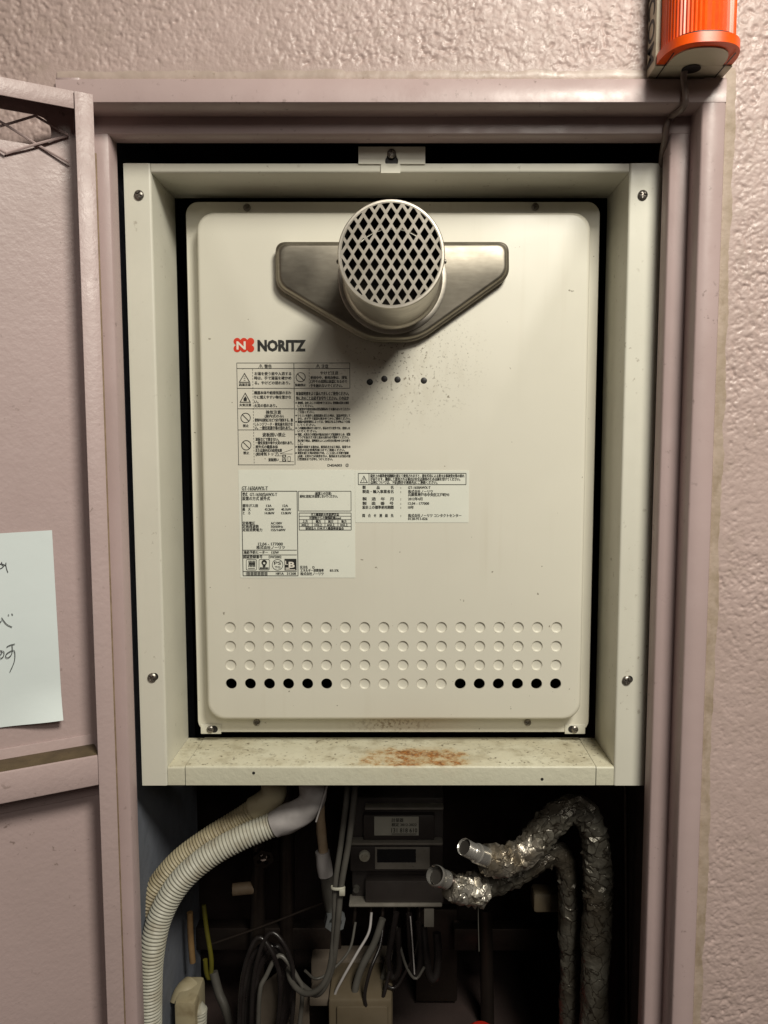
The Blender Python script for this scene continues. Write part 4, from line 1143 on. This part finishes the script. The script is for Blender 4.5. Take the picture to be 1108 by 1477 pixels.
link('collar', tube(pth((262, 1450, .835), (268, 1434, .842), (276, 1426, .85)), .014, .003, 20), M_hose_old, cb)
link('grip', tube(pth((284, 1600, .83), (287, 1470, .83), (288, 1458, .83)), .009, .0008, 16, corrug(.004, .1)), M_hose, cb)
rd = empty('red_cap', P(705, 1500, .80), 'red plastic cap at the very bottom of the shaft', 'cap')
me = lathe([(0, -.022), (.012, -.021), (.019, -.015), (.021, 0), (.021, .05)], 28); me.transform(Matrix.Rotation(math.radians(-90), 4, 'X'))
link('dome', me, M_redplastic, rd, P(694, 1506, .90))
link('collar', box(P(566, 1500, 1.06).x, P(715, 1500, 1.06).x, 1.05, 1.10, PZ(1600, 1.06), PZ(1452, 1.06), .006), M_redplastic, rd)
cable('glossy_conduit', ((902, 1100, .775), (903, 1180, .775), (904, 1300, .775), (905, 1560, .775)), .0020, M_rod, 'thin grey conduit close to the right jamb', None, 'conduit')

# foil lagged pipes: crumpled, faceted sleeves
def crumpled_tube(pts, r, seed, step=.0042, seg=20, amp=.0011, taper=None):
    rr = random.Random(seed); low = crumple(seed + 50, .0010, 70)
    cache = {}
    def d(s_, a):
        key = (round(s_, 5), round(a, 4)); 
        if key not in cache: cache[key] = rr.gauss(0, amp) + low(s_, a)
        return cache[key]
    me = tube(pts, r, step, seg, taper, True, d)
    bm = bmesh.new(); bm.from_mesh(me); bpy.data.meshes.remove(me)
    n_ = len(bm.verts)
    for v in bm.verts: v.co += Vector((rr.gauss(0, amp * .45), rr.gauss(0, amp * .45), rr.gauss(0, .0012)))
    bmesh.ops.triangulate(bm, faces=[f for f in bm.faces if len(f.verts) == 4], quad_method='SHORT_EDGE')
    me = bpy.data.meshes.new('m'); bm.to_mesh(me); bm.free()
    me.polygons.foreach_set('use_smooth', [True] * len(me.polygons)); me.set_sharp_from_angle(angle=math.radians(32))
    return me
fp = empty('insulated_pipe', P(860, 1560, .80), 'foil wrapped pipe, right upright one, ending in the higher chrome fitting', 'pipe', 'foil wrapped pipes')
link('foil_wrap', crumpled_tube(pth((700, 1238, .770), (726, 1241, .775), (752, 1232, .78), (778, 1209, .786)), .0150, 1), M_foil, fp)
link('foil_wrap', crumpled_tube(pth((764, 1222, .785), (797, 1185, .79), (822, 1168, .795), (846, 1176, .80), (858, 1210, .80), (862, 1260, .80), (862, 1300, .80)), .0150, 2, .0042, 22, .0008), M_foil_shaded, fp)
link('foil_wrap', crumpled_tube(pth((862, 1290, .80), (861, 1340, .80), (858, 1420, .80), (854, 1600, .80)), .0156, 3, .005, 22, .00045), M_foil_shaded, fp)
for k_, (x, y, yy) in enumerate(((776, 1211, .786), (862, 1293, .80))):
    link('tape_band', crumpled_tube(pth((x - 7, y + 6, yy), (x + 7, y - 6, yy)) if k_ == 0 else pth((x, y - 8, yy), (x, y + 8, yy)), .0158, 30 + k_, .003, 20, .0005), M_foil_shaded, fp)
link('fitting', tube(pth((669, 1221, .748), (684, 1229, .756), (712, 1241, .772)), .0098, .0006, 28, lambda s, i: (1.0 if s > .019 else .84) - (.05 * (math.sin(s * 3500) > .2) if s < .017 else (.10 if .019 < s < .021 else 0)), False), M_chrome, fp)
link('bore', tube(pth((671, 1222, .7495), (684, 1229, .756)), .0074, .002, 20), M_cavity, fp)
fp2 = empty('insulated_pipe', P(820, 1560, .83), 'foil wrapped pipe, left upright one, ending in the lower chrome fitting', 'pipe', 'foil wrapped pipes')
link('foil_wrap', crumpled_tube(pth((680, 1284, .79), (722, 1272, .80), (758, 1252, .815), (790, 1232, .83), (812, 1238, .835), (821, 1275, .835), (823, 1310, .835)), .0125, 5, .0042, 20, .0007), M_foil_shaded, fp2)
link('foil_wrap', crumpled_tube(pth((823, 1300, .835), (823, 1340, .835), (824, 1420, .835), (824, 1600, .835)), .0132, 6, .005, 20, .00045), M_foil_shaded, fp2)
link('foil_cuff', crumpled_tube(pth((646, 1279, .770), (668, 1283, .776), (694, 1281, .786)), .0160, 7, .0035, 22, .0010, lambda s, i: .78 + s * 9), M_foil, fp2)
link('thread', tube(pth((634, 1266, .762), (648, 1271, .768), (664, 1277, .776)), .0068, .0005, 24, lambda s, i: 1 + .06 * math.sin(s * 3600), True), M_rod, fp2)
link('fitting_ring', tube(pth((627, 1262, .752), (633, 1265.5, .758), (643, 1269, .764)), .0104, .0005, 30, lambda s, i: 1 - .10 * min(1, abs(s - .0055) / .0055) ** 4, False), M_chrome, fp2)
link('bore', tube(pth((631, 1264, .756), (640, 1268, .762)), .0080, .002, 20), M_cavity, fp2)
wd = link('pipe_spacer', box(PX(768, 1298, .88), PX(812, 1298, .88), .872, .896, PZ(1312, .88), PZ(1284, .88), .004), M_beige); tag(wd, 'beige spacer block left of the foil pipes', 'block')

# more pipework deep in the shaft
hw = empty('shutoff_valve', P(380, 1237, .90), 'dim round shut-off valve behind the corrugated hoses', 'valve')
link('handwheel', plate([(math.cos(2 * math.pi * k / 36) * (.0125 if (k // 3) % 2 else .0112), math.sin(2 * math.pi * k / 36) * (.0125 if (k // 3) % 2 else .0112)) for k in range(36)], [circle(.0062 * math.cos(a), .0062 * math.sin(a), .0028, 10) for a in (0.5, 2.07, 3.64, 5.21)], -.003, .003), M_rod, hw, P(380, 1237, .90), (.2, 0, .2))
link('stem', tube([P(380, 1237, .898), P(380, 1237, .93)], .004, .004, 12), M_rod, hw)
link('valve_body', tube(pth((368, 1180, .935), (374, 1237, .935), (372, 1300, .935), (368, 1600, .935)), .0095, .006, 16), M_rod, hw)
link('branch', tube(pth((336, 1283, .93), (356, 1281, .932), (374, 1280, .935)), .0075, .004, 16), M_copper, hw)
cable('riser_pipe', ((412, 1100, .95), (414, 1300, .95), (412, 1600, .95)), .010, M_rod, 'dark riser pipe right of the shut-off valve', None, 'pipe')
cable('riser_pipe', ((700, 1310, .98), (702, 1400, .98), (706, 1600, .98)), .009, M_rod, 'dark riser pipe between the meter and foil pipes', None, 'pipe')
cable('fine_wire', ((690, 1302, .80), (690, 1330, .80), (691, 1372, .80)), .0006, M_grey, 'fine wire hanging from the lower foil cuff', None, 'wire')
for i, (a, b, c, r_, m_, lab) in enumerate(((345, 1352, 404, .0026, M_blackcable, 'thin black cable loop nearest the yellow wire'), (362, 1345, 424, .0024, M_blackcable, 'thin black cable arching highest over the coil'), (372, 1378, 436, .0026, M_grey, 'thin dark grey cable loop beside the paper tag'))):
    cable('looped_wire', ((a, 1560, .825), (a + 2, 1440, .825), (a + 12, b + 30, .83), ((a + c) / 2, b, .835), (c - 6, b + 34, .83), (c, 1440, .83), (c - 14, 1560, .83)), r_, m_, lab, 'loose looped wires')
for i, (pts, r_, m_, lab) in enumerate(((((513, 1330, .893), (504, 1370, .88), (478, 1400, .87), (456, 1412, .865), (440, 1400, .86)), .0016, M_grey, 'thin grey lead curving left from under the meter'),
        (((553, 1332, .893), (548, 1365, .88), (534, 1400, .865), (526, 1440, .86), (536, 1462, .86), (552, 1440, .865), (562, 1400, .875)), .0022, M_blackcable, 'thin black lead looped beside the dark grey one'),
        (((606, 1330, .893), (600, 1370, .885), (586, 1400, .88), (570, 1425, .875), (556, 1420, .875)), .0018, M_blackcable, 'thin black lead crossing below the meter'),
        (((570, 1330, .893), (578, 1368, .885), (588, 1398, .88), (600, 1412, .88), (612, 1395, .882)), .0017, M_grey, 'thin grey lead swinging right below the meter'))):
    cable('thin_lead', pts, r_, m_, lab, 'leads under the meter')
